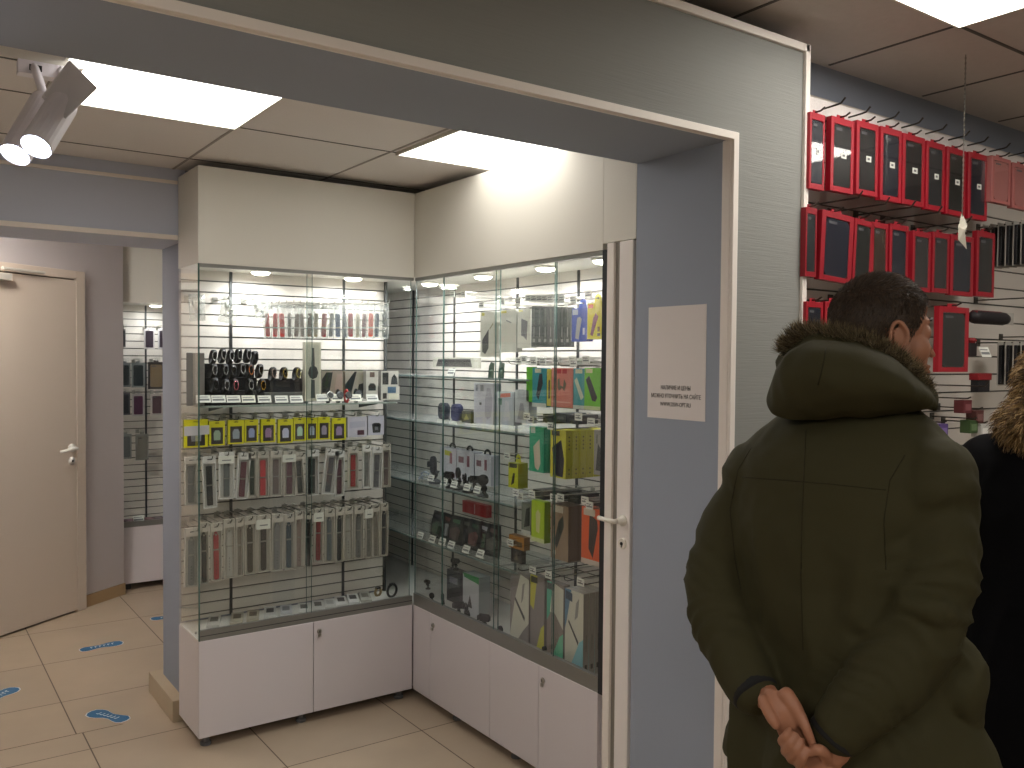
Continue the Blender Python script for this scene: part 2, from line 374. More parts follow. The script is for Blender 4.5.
h.tube([(hx, -.03, hz), (hx, -.042, hz), (hx-.02, -.046, hz), (hx-.075, -.046, hz+.002)], .008, Wp); h.build('lever_handle', DL, smooth=True)
h = MB(); h.lathe([(.019, 0), (.019, .005), (.016, .007)], Wp, at=(hx, -.002, lz), ax=Vector((0, -1, 0)))
h.lathe([(.006, .006), (.006, .009)], BLACKP, at=(hx, -.002, lz), ax=Vector((0, -1, 0))); h.box(hx-.0015, hx+.0015, -.011, -.008, lz-.012, lz, BLACKP); h.build('lock_rosette', DL)

# far case, faces -Y
FC = thing('display_case', 'small white display case of phone covers in the far room', 'display case', (1.252, 6.35, 0), 0)
wf = .95
MB().box(0, wf, 0, .35, .045, .425, WHITE).build('base_cabinet', FC, bevel=.0015)
MB().box(0, wf, 0, .35, 1.965, 2.45, WHITE2).build('upper_box', FC, bevel=.0015)
slatwall(FC, 0, wf, .44, 1.965, .30, step=.052)
channel(FC, .225, .44, 1.965, .298)
MB().box(0, wf, 0, .3, .42, .432, WHITE).build('case_floor', FC)
MB().box(.004, wf, .002, .016, .432, .47, ALU).build('sliding_track', FC)
g = MB().box(.004, wf, .004, .009, .46, 1.96, GLASS).build('glass_pane', FC); MB().box(0, .005, .0, .012, .44, 1.965, CHAN).build('glass_edge', g)
for x in (.05, .8): MB().lathe([(.02, 0), (.02, .045)], CHAN, at=(x, .05, 0)).build('foot', FC)

# lamps in the cases
LENS = EM((1, .93, .80), 9)
def puck(x, y, z, label, w=PUCK, shade=1):
    t = thing('puck_light', label, 'cabinet light', (x, y, z), 0)
    MB().lathe([(.047, 0), (.047, -.004), (.042, -.009), (.040, -.009)], M((236, 232, 220), .3), 24).build('trim_ring', t)
    MB().lathe([(.040, -.009), (.034, -.017), (.018, -.021), (.001, -.022)], LENS, 24).build('lens', t, smooth=True)
    ld = bpy.data.lights.new('puck_lamp', 'AREA'); ld.shape = 'DISK'; ld.size = .06; ld.energy = w; ld.spread = math.radians(176); ld.color = (.96, .97, 1)
    lo = bpy.data.objects.new('lamp', ld); C.objects.link(lo); lo.parent = t; lo.location = (0, 0, -.026)
puck(1.30, 3.73, ZG, 'round lit puck lamp over the hanging earphone bags')
puck(1.735, 3.73, ZG, 'round lit puck lamp over the right end of strap pouches')
for Y, l in ((3.746, 'round puck lamp nearest the corner of the two cases'), (3.27, 'round puck lamp over the white cartons'), (2.813, 'round puck lamp over the dark cable packs'), (2.46, 'round puck lamp over the yellow power bank carton')):
    puck(2.15, Y, ZG, l)
puck(1.50, 6.45, 1.965, 'round puck lamp in the far room case', w=PUCK*.6)

# ------------------------------------------------------------------ product builders; local front is -Y
def side(rz): return rz != 0
def where(bb, pl, right):          # pixel box on a real plane -> foot point, width, height
    x0, y0, x1, y1 = bb
    fn = onX if right else onY
    c = (x0+x1)/2
    a0, _ = fn(x0, (y0+y1)/2, pl); a1, _ = fn(x1, (y0+y1)/2, pl); am, zt = fn(c, y0, pl); _, zb = fn(c, y1, pl)
    w = abs(a1-a0); h = zt-zb; am = (a0+a1)/2
    loc = (pl, am, zb) if right else (am, pl, zb)
    return loc, w, h, (-PI/2 if right else 0)
def rot_to(v, k): return v
def pegs(loc, rz, z, wall, front, label, tagc=True, group='peg hooks in the display cases', style=0):
    # loc: foot of item; wall distance behind item, front distance before
    t = thing('peg_hook', label, 'peg hook', (loc[0], loc[1], z), rz, group)
    m = MB()
    m.tube([(0, wall, 0), (0, .0, 0), (0, -front+.012, 0), (0, -front, .006), (0, -front-.002, .014)], .0021, STEEL if style == 0 else DSTEEL, 6)
    m.box(-.012, .012, wall-.003, wall, -.012, .014, STEEL)
    m.build('wire', t)
    if tagc:
        m = MB(); m.tube([(0, wall-.002, .018), (0, -front+.004, .020)], .0016, STEEL, 6); m.build('tag_arm', t)
        m = MB(); m.box(-.020, .020, -front-.002, -front, -.001, .026, PLASTIC if tagc == 2 else TAG)
        if tagc != 2:
            m.box(-.015, .010, -front-.0026, -front-.002, .016, .019, PRINT); m.box(-.015, .015, -front-.0026, -front-.002, .006, .011, PRINT)
        m.build('tag_plate', t)
    return t
def rp(cx, cz, w, h, r, n=4):     # rounded rectangle outline
    P = []
    for sx, sz, a0 in ((1, 1, 0), (-1, 1, 90), (-1, -1, 180), (1, -1, 270)):
        for k in range(n+1):
            a = math.radians(a0+90*k/n); P.append((cx+sx*(w/2-r)+r*math.cos(a), cz+sz*(h/2-r)+r*math.sin(a)))
    return P
def crinkle(m, w, h, d, mat, amp=.004, seed=0, nx=5, nz=7, z0=0, curve=0):
    random.seed(seed); vs = []; fs = []
    for s_ in (-1, 1):
        for j in range(nz+1):
            for i in range(nx+1):
                e = min(i, nx-i, j, nz-j); bulge = d/2*(0 if e == 0 else (.75 if e == 1 else 1))
                vs.append((-w/2+w*i/nx+random.uniform(-1, 1)*amp*.5, s_*bulge+random.uniform(-1, 1)*amp*(e > 0), z0+h*j/nz+random.uniform(-1, 1)*amp*.5))
    o = (nx+1)*(nz+1)
    for s_ in (0, 1):
        for j in range(nz):
            for i in range(nx):
                a = s_*o+j*(nx+1)+i; fs.append((a, a+1, a+nx+2, a+nx+1))
    m.add(vs, fs, mat); return m
def pouch(bb, pl, right, col, label, group, seed, kind='strap', hookz=None, tilt=0, col2=None):
    loc, w, h, rz = where(bb, pl, right)
    t = thing('strap_pouch', label, 'watch strap', loc, rz, group, rot=(0, math.radians(tilt), rz))
    m = MB(); crinkle(m, w, h*.90, .012, BAG, .002, seed); m.box(-w/2+.002, w/2-.002, -.0012, .0012, h*.88, h, PLASTIC); m.build('bag', t)
    m = MB(); sw = min(.022, w*.5); c_ = M(col, .6)
    if kind == 'strap':
        m.prism(rp(0, h*.36, sw, h*.62, sw*.3), -.003, .001, c_); m.prism(rp(sw*.18, h*.34, sw*.8, h*.52, sw*.3), .001, .004, M(tuple(int(x*.8) for x in col), .6))
        m.box(-sw*.6, sw*.6, -.004, -.0025, h*.27, h*.31, STEEL)
        for k in range(5): m.box(-.0015, .0015, -.0036, -.0028, h*(.40+.035*k), h*(.41+.035*k), BLACKP)
    m.build('strap', t)
    return t
def strapbox(bb, pl, right, col, label, group, tilt=0, win=None, white=False, d=.014, long=False, price=False):
    loc, w, h, rz = where(bb, pl, right)
    t = thing('strap_box', label, 'watch strap', loc, rz, group, rot=(0, math.radians(tilt), rz))
    body = M((222, 220, 218), .45) if white else M((196, 190, 180), .5)
    m = MB(); hw = w/2
    # card with a hang tab, clear blister in front of the strap
    m.box(-hw, hw, d*.4, d*.5, 0, h, body); m.box(-hw, -hw+.004, -d/2, d*.4, 0, h*.86, body); m.box(hw-.004, hw, -d/2, d*.4, 0, h*.86, body)
    m.box(-hw, hw, -d/2, d*.4, 0, .004, body); m.box(-hw, hw, -d/2, d*.4, h*.86, h, body)
    m.prism([(-.009, h*.93), (.009, h*.93), (.006, h*.945), (-.006, h*.945)], -d/2-.0005, -d/2, BLACKP); m.build('card_box', t)
    m = MB(); sw = min(.024, w*.46); c_ = M(col, .55)
    if long:
        m.prism(rp(0, h*.42, sw, h*.78, sw*.35), -.002, .002, c_); m.prism(rp(0, h*.80, sw*.55, h*.10, sw*.2), -.003, .003, c_)
        m.box(-sw*.62, sw*.62, -.004, .0, h*.53, h*.555, STEEL); m.lathe([(sw*.22, -.0035), (sw*.22, .004)], STEEL, 10, at=(0, 0, h*.80), axis='y')
        for k in range(5): m.lathe([(.0022, -.0028), (.0022, -.001)], BLACKP, 6, at=(0, 0, h*(.14+.05*k)), axis='y')
    else:
        m.prism(rp(0, h*.63, sw, h*.36, sw*.15), -.002, .002, c_); m.prism(rp(0, h*.24, sw, h*.38, sw*.15), -.002, .002, c_)
        m.box(-sw*.55, sw*.55, -.004, .001, h*.425, h*.45, STEEL)
    m.build('strap', t)
    MB().box(-hw+.004, hw-.004, -d/2, -d/2+.0012, .004, h*.86, PLASTIC).build('window', t)
    if price: 
        m = MB(); m.box(-hw-.006, hw*.9, -d/2-.004, -d/2-.003, h*.76, h*.93, TAG); m.box(-hw*.7, hw*.5, -d/2-.0045, -d/2-.004, h*.82, h*.84, PRINT); m.build('price_sticker', t)
    return t
def carton(bb, pl, right, d, front, sidec, art, label, group, cat='boxed power bank', name='power_bank_box', tab=None, tilt=0, yaw=0, back=True):
    loc, w, h, rz = where(bb, pl, right)
    t = thing(name, label, cat, loc, rz, group, rot=(0, math.radians(tilt), rz+math.radians(yaw)))
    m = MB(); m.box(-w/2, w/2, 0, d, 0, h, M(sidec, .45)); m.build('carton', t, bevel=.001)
    m = MB(); m.box(-w/2+.0005, w/2-.0005, -.0008, 0.0, .0005, h-.0005, M(front, .4))
    k = 0
    for pts, c_ in art:
        k += 1; e = .0008+.0003*k
        m.prism([(-w/2+w*a, h*b) for a, b in pts], -e, -.0007, M(c_, .4))
    m.build('printed_front', t)
    if tab:
        m = MB(); m.prism([(-w*.28, h-.002), (w*.28, h-.002), (w*.2, h+.028), (0, h+.036), (-w*.2, h+.028)], d*.5, d*.5+.001, M(tab, .4)); m.prism([(-.008, h+.016), (.008, h+.016), (.006, h+.021), (-.006, h+.021)], d*.5-.0005, d*.5, BLACKP); m.build('hang_tab', t)
    return t
def pricetag(px, py, pl, right, label, w=.042, h=.026, group='price tags along the shelves', col=TAG):
    fn = onX if right else onY; a, z = fn(px, py, pl); loc = (pl, a, z) if right else (a, pl, z)
    t = MB(); c_ = math.radians(-22); R_ = Matrix.Rotation(c_, 3, 'X')
    t.box(-w/2, w/2, -.0006, .0006, 0, h, col, rot=R_, piv=(0, 0, 0)); t.box(-w/2+.004, w/2-.012, -.001, -.0005, h*.68, h*.78, PRINT, rot=R_, piv=(0, 0, 0)); t.box(-w/2+.004, w/2-.006, -.001, -.0005, h*.25, h*.5, PRINT, rot=R_, piv=(0, 0, 0))
    t.box(-w/2, w/2, .0, .012, -.0005, .0006, col)
    o = t.build('price_tag'); o.location = loc; o.rotation_euler.z = -PI/2 if right else 0
    return tag(o, label, 'price tag', group)
def shelf(x0, x1, y0, y1, z, label, glass=True):
    t = thing('glass_shelf', label, 'shelf', ((x0+x1)/2, (y0+y1)/2, z), 0, 'shelves in the display cases'); a, b = (x1-x0)/2, (y1-y0)/2
    m = MB(); m.box(-a, a, -b, b, -.006, 0, CLEAR((.93, .96, .95), .2, .03, .10, 'shelf_glass') if glass else WHITE); m.build('pane', t)
    e = MB()
    if x1-x0 > y1-y0: e.box(-a, a, -b-.0012, -b+.0005, -.007, .001, M((150, 160, 150), .3))
    else: e.box(-a-.0012, -a+.0005, -b, b, -.007, .001, M((120, 136, 132), .3))
    e.build('front_edge', t)
    for s_ in (-.8, .8):
        k = MB()
        if x1-x0 > y1-y0: k.prism([(-b+.03, -.010), (b, -.035), (b, -.007), (-b+.03, -.007)], a*s_-.002, a*s_+.002, CHAN, axis='x')
        else: k.prism([(-a+.03, -.010), (a, -.035), (a, -.007), (-a+.03, -.007)], b*s_-.002, b*s_+.002, CHAN, axis='y')
        k.build('bracket', t)
    return t
# ------------------------------------------------------------------ contents of the left case
PL = 3.70
def hookfor(bb, pl, right, label, wall=None, group='peg hooks of the left case', tagc=0, dz=.012, front=.035, style=0):
    loc, w, h, rz = where(bb, pl, right)
    wl = (XB-.018-pl) if right else (YB-.018-pl)
    return pegs(loc, rz, loc[2]+h-dz, wl if wall is None else wall, front, label, tagc, group, style)
# earphone bags
for i, (bb, t_) in enumerate((((190, 294, 205, 321), 4), ((218, 296, 235, 323), -18), ((247, 296, 265, 324), -22))):
    loc, w, h, rz = where(bb, 3.72, False)
    l = ('clear bag of white earphones at the left end of the top row', 'tilted clear bag of white earphones, middle of three', 'tilted clear bag of white earphones next to the red strap pouches')[i]
    t = thing('earphone_bag', l, 'earphones', loc, 0, 'bags of white earphones', rot=(0, math.radians(-t_*.6), 0))
    m = MB(); crinkle(m, w*1.05, h, .02, BAG, .004, 30+i); m.build('bag', t)
    m = MB(); Wm = M((228, 228, 222), .4)
    pts = [(w*.26*math.cos(a)*(1-.03*a), -.004+.0015*(a % 2), h*.42+h*.24*math.sin(a)*(1-.03*a)) for a in [k*.5 for k in range(34)]]
    m.tube(pts, .0016, Wm, 5); m.lathe([(.007, -.005), (.007, .005)], Wm, 10, at=(w*.1, 0, h*.5), axis='y'); m.lathe([(.003, -.007), (.003, -.005)], BLACKP, 8, at=(w*.1, 0, h*.5), axis='y'); m.box(-w*.3, -w*.1, -.004, .004, h*.55, h*.75, Wm); m.build('earphone_cable', t, smooth=True)
    hookfor(bb, 3.72, False, 'bare metal peg hook holding ' + ('the leftmost', 'the middle', 'the third')[i]+' bag of earphones')
A = [(264, 272, (190, 50, 44), 'red'), (271, 279, (196, 60, 52), 'coral red'), (278, 287, (200, 56, 46), 'bright red'), (286, 293, (120, 112, 106), 'grey'), (292, 300, (104, 84, 76), 'dark brown'), (299, 306, (120, 106, 98), 'taupe'),
     (305, 314, (118, 90, 78), 'brown'), (312, 319, (136, 124, 92), 'olive tan'), (319, 328, (146, 48, 58), 'dark red'), (327, 334, (116, 116, 118), 'smoke grey'), (333, 343, (70, 88, 122), 'blue'), (342, 348, (118, 122, 130), 'pale steel'),
     (346, 355, (160, 44, 56), 'crimson'), (354, 361, (178, 168, 148), 'beige'), (360, 367, (128, 78, 84), 'mauve'), (366, 375, (206, 78, 54), 'orange red'), (373, 380, (56, 66, 92), 'navy'), (380, 389, (52, 62, 66), 'near black')]
for i, (x0, x1, col, nm) in enumerate(A):
    yb = 338.5+.15*(i % 3)
    bb = (x0, 301, x1, yb); big = 'clear pouch with %s strap, %s from left in top row' % (nm, ORD[i])
    pouch(bb, 3.73, False, col, big, 'strap pouches in the top row', 50+i, tilt=random.uniform(-3, 3))
    hookfor(bb, 3.73, False, 'metal peg hook holding the %s pouch, %s in top row' % (nm, ORD[i]), front=.05)
# shelf with bands and boxes
zs1 = onY(300, 404, 3.665)[1]
shelf(XA+.035, XR-.055, 3.66, YB-.02, zs1, 'upper left glass shelf carrying smart bands and watch boxes')
sx = lambda px, Y: onY(px, 400, Y)[0]
def onshelf(px, Y): return (sx(px, Y), Y, zs1)
VEL = M((18, 20, 24), .85)
st = thing('band_stand', 'black stepped display stand with grey end board on upper left shelf', 'display stand', (sx(229, 3.76), 3.76, zs1), 0)
x0, x1 = sx(202, 3.76)-sx(229, 3.76), sx(257, 3.76)-sx(229, 3.76)
MB().prism([(-.05, 0), (.07, 0), (.07, .175), (.035, .175), (.035, .115), (.0, .115), (.0, .06), (-.035, .06)], x0, x1, VEL, axis='x').build('stepped_block', st, bevel=.002)
MB().box(sx(184, 3.76)-sx(229, 3.76), x0, -.04, -.034, 0, .22, M((122, 118, 114), .5)).build('end_board', st, bevel=.003)
st2 = thing('band_stand', 'low grey display stand under four smart bands on upper left shelf', 'display stand', (sx(283, 3.76), 3.76, zs1), 0)
x0, x1 = sx(262, 3.76)-sx(283, 3.76), sx(306, 3.76)-sx(283, 3.76)
MB().box(x0, x1, -.03, .03, 0, .05, M((96, 98, 94), .6)).build('plinth', st2, bevel=.002)
MB().box(x0, x1, -.015, .03, .05, .11, VEL).build('velvet_bar', st2, bevel=.002)
def band(px, py, Y, rim, label, s_=1.0, tiltz=0):
    X, Z = onY(px, py, Y)
    t = thing('smart_band', label, 'smart band', (X, Y, Z), 0, 'smart bands on the stands')
    n = 20; a, b = .016*s_, .029*s_
    m = MB(); pts = [(.004*math.sin(2*PI*k/n), -.028+.026*math.cos(2*PI*k/n)-.0, b*math.sin(2*PI*k/n)) for k in range(n)]
    m.tube(pts, .0028*s_, M((24, 24, 27), .6), 8, close=True, flat=3.6, up=(1, 0, 0)); m.build('strap', t, smooth=True)
    m = MB(); pts = [(.0085*s_*math.cos(2*PI*k/n), -.055+.004*math.sin(2*PI*k/n), .018*s_*math.sin(2*PI*k/n)+.004) for k in range(n)]
    m.tube(pts, .0017, M(rim, .2, .85), 6, close=True); m.build('bezel', t, smooth=True)
    m = MB(); m.prism(rp(0, .004, .014*s_, .034*s_, .006), -.058, -.052, M((12, 12, 14), .12)); m.build('screen', t)
SI = (205, 205, 205)
B = [(211, 357, 3.80, SI, 'silver-rimmed', 'top step'), (220, 356, 3.80, SI, 'silver-rimmed', 'top step'), (228, 357, 3.80, SI, 'silver-rimmed', 'top step'), (236, 356, 3.80, (150, 150, 150), 'grey-rimmed', 'top step'), (245, 356, 3.80, SI, 'silver-rimmed', 'top step'), (252, 358, 3.80, (90, 90, 94), 'dark-rimmed', 'top step'),
     (211, 371, 3.77, SI, 'silver-rimmed', 'middle step'), (222, 371, 3.77, SI, 'silver-rimmed', 'middle step'), (230, 372, 3.77, (80, 80, 84), 'dark-rimmed', 'middle step'), (239, 370, 3.77, SI, 'silver-rimmed', 'middle step'), (247, 371, 3.77, (235, 150, 90), 'orange-rimmed', 'middle step'), (257, 371, 3.77, SI, 'silver-rimmed', 'middle step'),
     (212, 385, 3.74, (90, 90, 94), 'dark-rimmed', 'bottom step'), (223, 386, 3.74, SI, 'silver-rimmed', 'bottom step'), (232, 386, 3.74, (220, 120, 130), 'pink-rimmed', 'bottom step'), (247, 386, 3.74, SI, 'silver-rimmed', 'bottom step'), (259, 386, 3.74, (225, 170, 70), 'gold-rimmed', 'bottom step'),
     (270, 374, 3.76, (220, 190, 180), 'rose-rimmed', 'low stand'), (281, 374, 3.76, (220, 190, 60), 'yellow-rimmed', 'low stand'), (294, 374, 3.76, (210, 200, 70), 'lime-rimmed', 'low stand'), (303, 375, 3.76, SI, 'silver-rimmed', 'low stand')]
cnt = {}
for px, py, Y, rim, nm, where_ in B:
    cnt[where_] = cnt.get(where_, 0)+1
    band(px, py, Y, rim, '%s black smart band, %s from left on the %s' % (nm, ORD[cnt[where_]-1], where_))
for i, px in enumerate((204, 219, 234, 249, 265, 282, 297, 323, 338, 356, 373)):
    pricetag(px, 402.5 if px < 300 else 401, 3.668, False, 'white price tag, %s from left on the upper left shelf' % ORD[i], w=.058, h=.032, col=M((238, 236, 222), .6) if i in (3, 8, 9) else TAG)
# tall watch box
def up(u): return u
carton((305, 342, 321, 401), 3.70, False, .03, (206, 202, 182), (168, 164, 148), [([(.12, .04), (.88, .04), (.88, .96), (.12, .96)], (188, 186, 170)), ([(.36, .05), (.62, .05), (.6, .36), (.38, .36)], (70, 70, 70)), ([(.38, .6), (.6, .6), (.56, .9), (.42, .9)], (76, 76, 74)),
    ([(.18, .47), (.28, .40), (.5, .37), (.72, .40), (.82, .48), (.72, .57), (.5, .61), (.28, .57)], (58, 58, 58))], 'tall cream box showing a dark round watch, standing on the shelf', None, 'watch box', 'watch_box')
W_ = (205, 202, 194)
carton((322, 371, 343, 398), 3.76, False, .04, (150, 140, 128), (120, 112, 102), [([(.0, .2), (.35, .2), (.5, .95), (.2, .95), (0, .7)], (30, 30, 32)), ([(.6, .3), (.95, .3), (.95, .9), (.7, .9)], (170, 150, 140))], 'brownish watch box with black strap picture behind silver watch', None, 'watch box', 'watch_box')
carton((345, 371, 366, 398), 3.76, False, .04, (164, 158, 146), (130, 124, 112), [([(.0, .5), (.45, .98), (.55, .98), (.3, .2), (0, .2)], (32, 32, 34)), ([(.55, .1), (.98, .1), (.98, .4), (.85, .55), (.65, .5)], (40, 44, 46))], 'grey watch box with slanted black strap picture, mid shelf', None, 'watch box', 'watch_box')
carton((366, 371, 378, 399), 3.72, False, .03, W_, (150, 148, 140), [([(.3, .78), (.7, .78), (.7, .96), (.3, .96)], (110, 90, 84)), ([(.2, .3), (.8, .3), (.82, .46), (.65, .56), (.35, .56), (.18, .46)], (34, 44, 46))], 'pale watch box with small brown square above a dark dome', None, 'watch box', 'watch_box')
carton((381, 371, 398.5, 386), 3.73, False, .03, W_, (120, 118, 112), [([(.08, .1), (.42, .1), (.42, .9), (.08, .9)], (52, 54, 56)), ([(.55, .1), (.95, .1), (.9, .55), (.75, .8), (.6, .55)], (44, 48, 50))], 'white-framed watch box with two dark panels at shelf end', None, 'watch box', 'watch_box', back=False)
carton((381, 386, 399.5, 400), 3.70, False, .06, W_, (120, 118, 112), [([(.35, .5), (.8, .5), (.8, .95), (.35, .95)], (90, 120, 150)), ([(.1, .1), (.3, .1), (.3, .5), (.1, .5)], (60, 56, 54)), ([(.4, .05), (.95, .05), (.95, .42), (.4, .42)], (225, 222, 205))], 'white watch box with blue picture, lowest at the shelf end', None, 'watch box', 'watch_box')
def watch(px, py, Y, col, dial, label, r=.017):
    X, Z = onY(px, py, Y); t = thing('wrist_watch', label, 'watch', (X, Y, zs1), 0)
    n = 18; m = MB(); m.tube([(.0, .02*math.cos(2*PI*k/n), .028+.027*math.sin(2*PI*k/n)) for k in range(n)], .009, M(col, .5), 8, close=True, flat=.3, up=(1, 0, 0)); m.build('strap', t, smooth=True)
    m = MB(); m.lathe([(r, 0), (r, .007), (r*.85, .009)], M(dial, .25, .6), 20, at=(0, -.020, .034), ax=Vector((0, -1, .35))); m.lathe([(r*.8, .0092), (.001, .0096)], BLACKP, 20, at=(0, -.020, .034), ax=Vector((0, -1, .35))); m.build('watch_case', t, smooth=False)
watch(328, 389, 3.70, (40, 40, 42), (215, 215, 212), 'silver round watch in front of the brownish box')
watch(338, 389, 3.70, (28, 28, 32), (90, 92, 96), 'black round watch between silver and red watches')
watch(346.5, 389, 3.69, (196, 60, 58), (70, 60, 60), 'small watch with a red strap on the shelf')
watch(356, 387, 3.71, (30, 46, 48), (30, 44, 46), 'dark green round watch right of the red one', .022)

# yellow cards and two white boxes
Yc = [(184, 208, 419.5, 447.5), (209, 225, 421, 445.6), (228, 244, 420, 444), (244.5, 258.5, 419.5, 442.5), (261, 275.5, 419, 442.5), (278, 293, 419, 443), (293.5, 306, 417.6, 441), (306.5, 317.5, 417.6, 440), (318, 330, 417, 439.5), (332, 346, 418, 440)]
scr = [(150, 152, 160), (150, 170, 150), (150, 160, 170), (150, 160, 200), (160, 130, 160), (190, 190, 215), (170, 200, 180), (150, 160, 175), (160, 150, 170), (150, 130, 165)]
sn = ['grey', 'pale green', 'pale blue', 'blue', 'mauve', 'lilac', 'mint', 'steel blue', 'dusty violet', 'purple']
for i, (x0, x1, y0, y1) in enumerate(Yc):
    bb = (x0, y0, x1, y1); s = scr[i]
    art = [([(.13, .06), (.87, .06), (.87, .74), (.13, .74)], (62, 56, 54)), ([(.3, .22), (.7, .22), (.72, .5), (.62, .62), (.38, .62), (.28, .5)], s), ([(.36, .9), (.64, .9), (.6, .94), (.4, .94)], (60, 60, 30))]
    if i == 0: art.append(([(.0, .42), (1.05, .46), (1.05, .78), (0, .76)], (196, 194, 200)))
    t = carton(bb, PL, False, .02, (214, 208, 36), (176, 172, 34), art, 'yellow boxed watch case with %s screen picture, %s from left' % (sn[i], ORD[i]), 'yellow boxed watch cases', 'boxed watch case', 'watch_case_box')
    hookfor(bb, PL, False, 'metal peg hook holding the %s yellow box' % ORD[i], tagc=2, dz=-.002, front=.03, style=1)
carton((347.5, 417, 367, 437), PL, False, .02, (196, 192, 206), (160, 158, 168), [([(.5, .1), (.85, .1), (.85, .34), (.5, .34)], (84, 50, 66)), ([(.1, .45), (.9, .5), (.9, .8), (.1, .76)], (180, 178, 196))], 'white hanging box with small maroon picture right of yellow row', None, 'boxed watch case', 'watch_case_box')
carton((368, 415.5, 384, 435), PL, False, .02, (198, 196, 212), (160, 158, 168), [([(.3, .12), (.76, .12), (.8, .55), (.66, .62), (.36, .62), (.24, .55)], (30, 30, 34)), ([(.42, .25), (.62, .25), (.62, .42), (.42, .42)], (120, 120, 126))], 'white hanging box showing a black watch case, last in row', None, 'boxed watch case', 'watch_case_box')
for k, l in ((352, 'white box with the maroon picture'), (376, 'white box with black watch case')): hookfor((k-5, 416, k+5, 436), PL, False, 'dark peg hook holding the '+l, tagc=2, dz=-.002, front=.03, style=1)

Cc = [(184.5, 197, 457, 505, (130, 128, 124), 'grey', 0, 0, 0), (203.5, 217, 456, 508, (42, 42, 44), 'black', 2, 1, 0), (219, 234, 452, 499, (112, 116, 118), 'two-part grey', 0, 1, 1), (235, 247.5, 453, 499, (112, 58, 72), 'maroon', -4, 1, 0), (248, 256, 452, 497, (52, 64, 50), 'dark green', 0, 0, 0),
      (257, 268.5, 451.5, 497.5, (214, 76, 80), 'coral red', 0, 0, 0), (270, 281.5, 451, 496, (128, 110, 106), 'grey brown', 0, 0, 0), (283, 295.5, 451, 496, (110, 66, 76), 'plum', 0, 0, 1), (296, 305, 453, 494.5, (34, 44, 42), 'black green', 4, 0, 0), (306, 318.5, 450, 495.5, (48, 54, 54), 'charcoal', 0, 1, 0),
      (321, 334, 449, 494, (104, 106, 114), 'slate', -7, 1, 0), (334.5, 344, 451, 496, (96, 46, 66), 'wine', 0, 1, 0), (348, 358, 447, 488.5, (186, 54, 56), 'red', 0, 0, 0), (362.5, 370.5, 445.5, 488, (150, 150, 148), 'light grey', 0, 1, 0), (371, 381, 447, 489, (126, 124, 132), 'silver grey', -2, 1, 0), (382, 390, 444, 487, (120, 100, 98), 'dusty brown', 0, 0, 0)]
for i, (x0, x1, y0, y1, col, nm, tl, wh, pr_) in enumerate(Cc):
    strapbox((x0, y0, x1, y1), PL, False, col, 'boxed %s watch strap, %s from left in the middle row' % (nm, ORD[i]), 'boxed straps in the middle row', -tl, white=wh, price=pr_)
    q_ = 5 if i == 0 else 0; hookfor((x0+q_, y0, x1+q_, y1), PL, False, 'dark peg hook of the %s boxed %s strap, middle row' % (ORD[i], nm), dz=.012, front=.03, style=1, tagc=2)
Dd = [(184, 197.5, 528, 587, (140, 140, 136), 'swirl-printed grey'), (199.5, 209, 523, 584, (38, 42, 46), 'black'), (211, 222, 523, 581, (176, 42, 50), 'red'), (224, 235, 519, 578, (200, 198, 194), 'white'), (236, 243.5, 518, 576.5, (142, 134, 126), 'beige grey'), (244.5, 256, 516, 574, (60, 56, 46), 'dark olive'), (257, 270, 515, 572, (52, 44, 42), 'dark brown'), (271, 282.5, 514, 571, (150, 148, 146), 'light grey'),
      (284, 294, 514, 569, (70, 86, 96), 'teal grey'), (295, 303, 511, 568, (168, 146, 138), 'pale rose'), (303.5, 311, 511, 567.5, (30, 34, 38), 'jet black'), (313.5, 322.5, 508.5, 562, (158, 44, 50), 'dark red'), (324.5, 334, 509, 562, (110, 120, 130), 'blue grey'), (335, 343, 507.5, 562, (28, 30, 32), 'matt black'), (344, 352.5, 506.5, 560, (196, 196, 192), 'ivory'), (353.5, 363, 506, 559, (132, 132, 132), 'mid grey'), (365, 372, 505, 558, (140, 138, 134), 'stone grey'), (372.3, 379.5, 504, 557, (160, 152, 142), 'dotted beige'), (380, 387.5, 503, 556, (40, 44, 58), 'navy')]
for i, (x0, x1, y0, y1, col, nm) in enumerate(Dd):
    strapbox((x0, y0, x1, y1), PL, False, col, 'clear-boxed %s sport strap, %s from left in the bottom row' % (nm, ORD[i]), 'boxed sport straps in the bottom row', random.uniform(-1, 1), long=True, price=i in (6, 11, 16))
    q_ = 5 if i == 0 else 0; hookfor((x0+q_, y0, x1+q_, y1), PL, False, 'dark peg hook of the %s boxed %s sport strap' % (ORD[i], nm), dz=.010, front=.03, style=1, tagc=2)
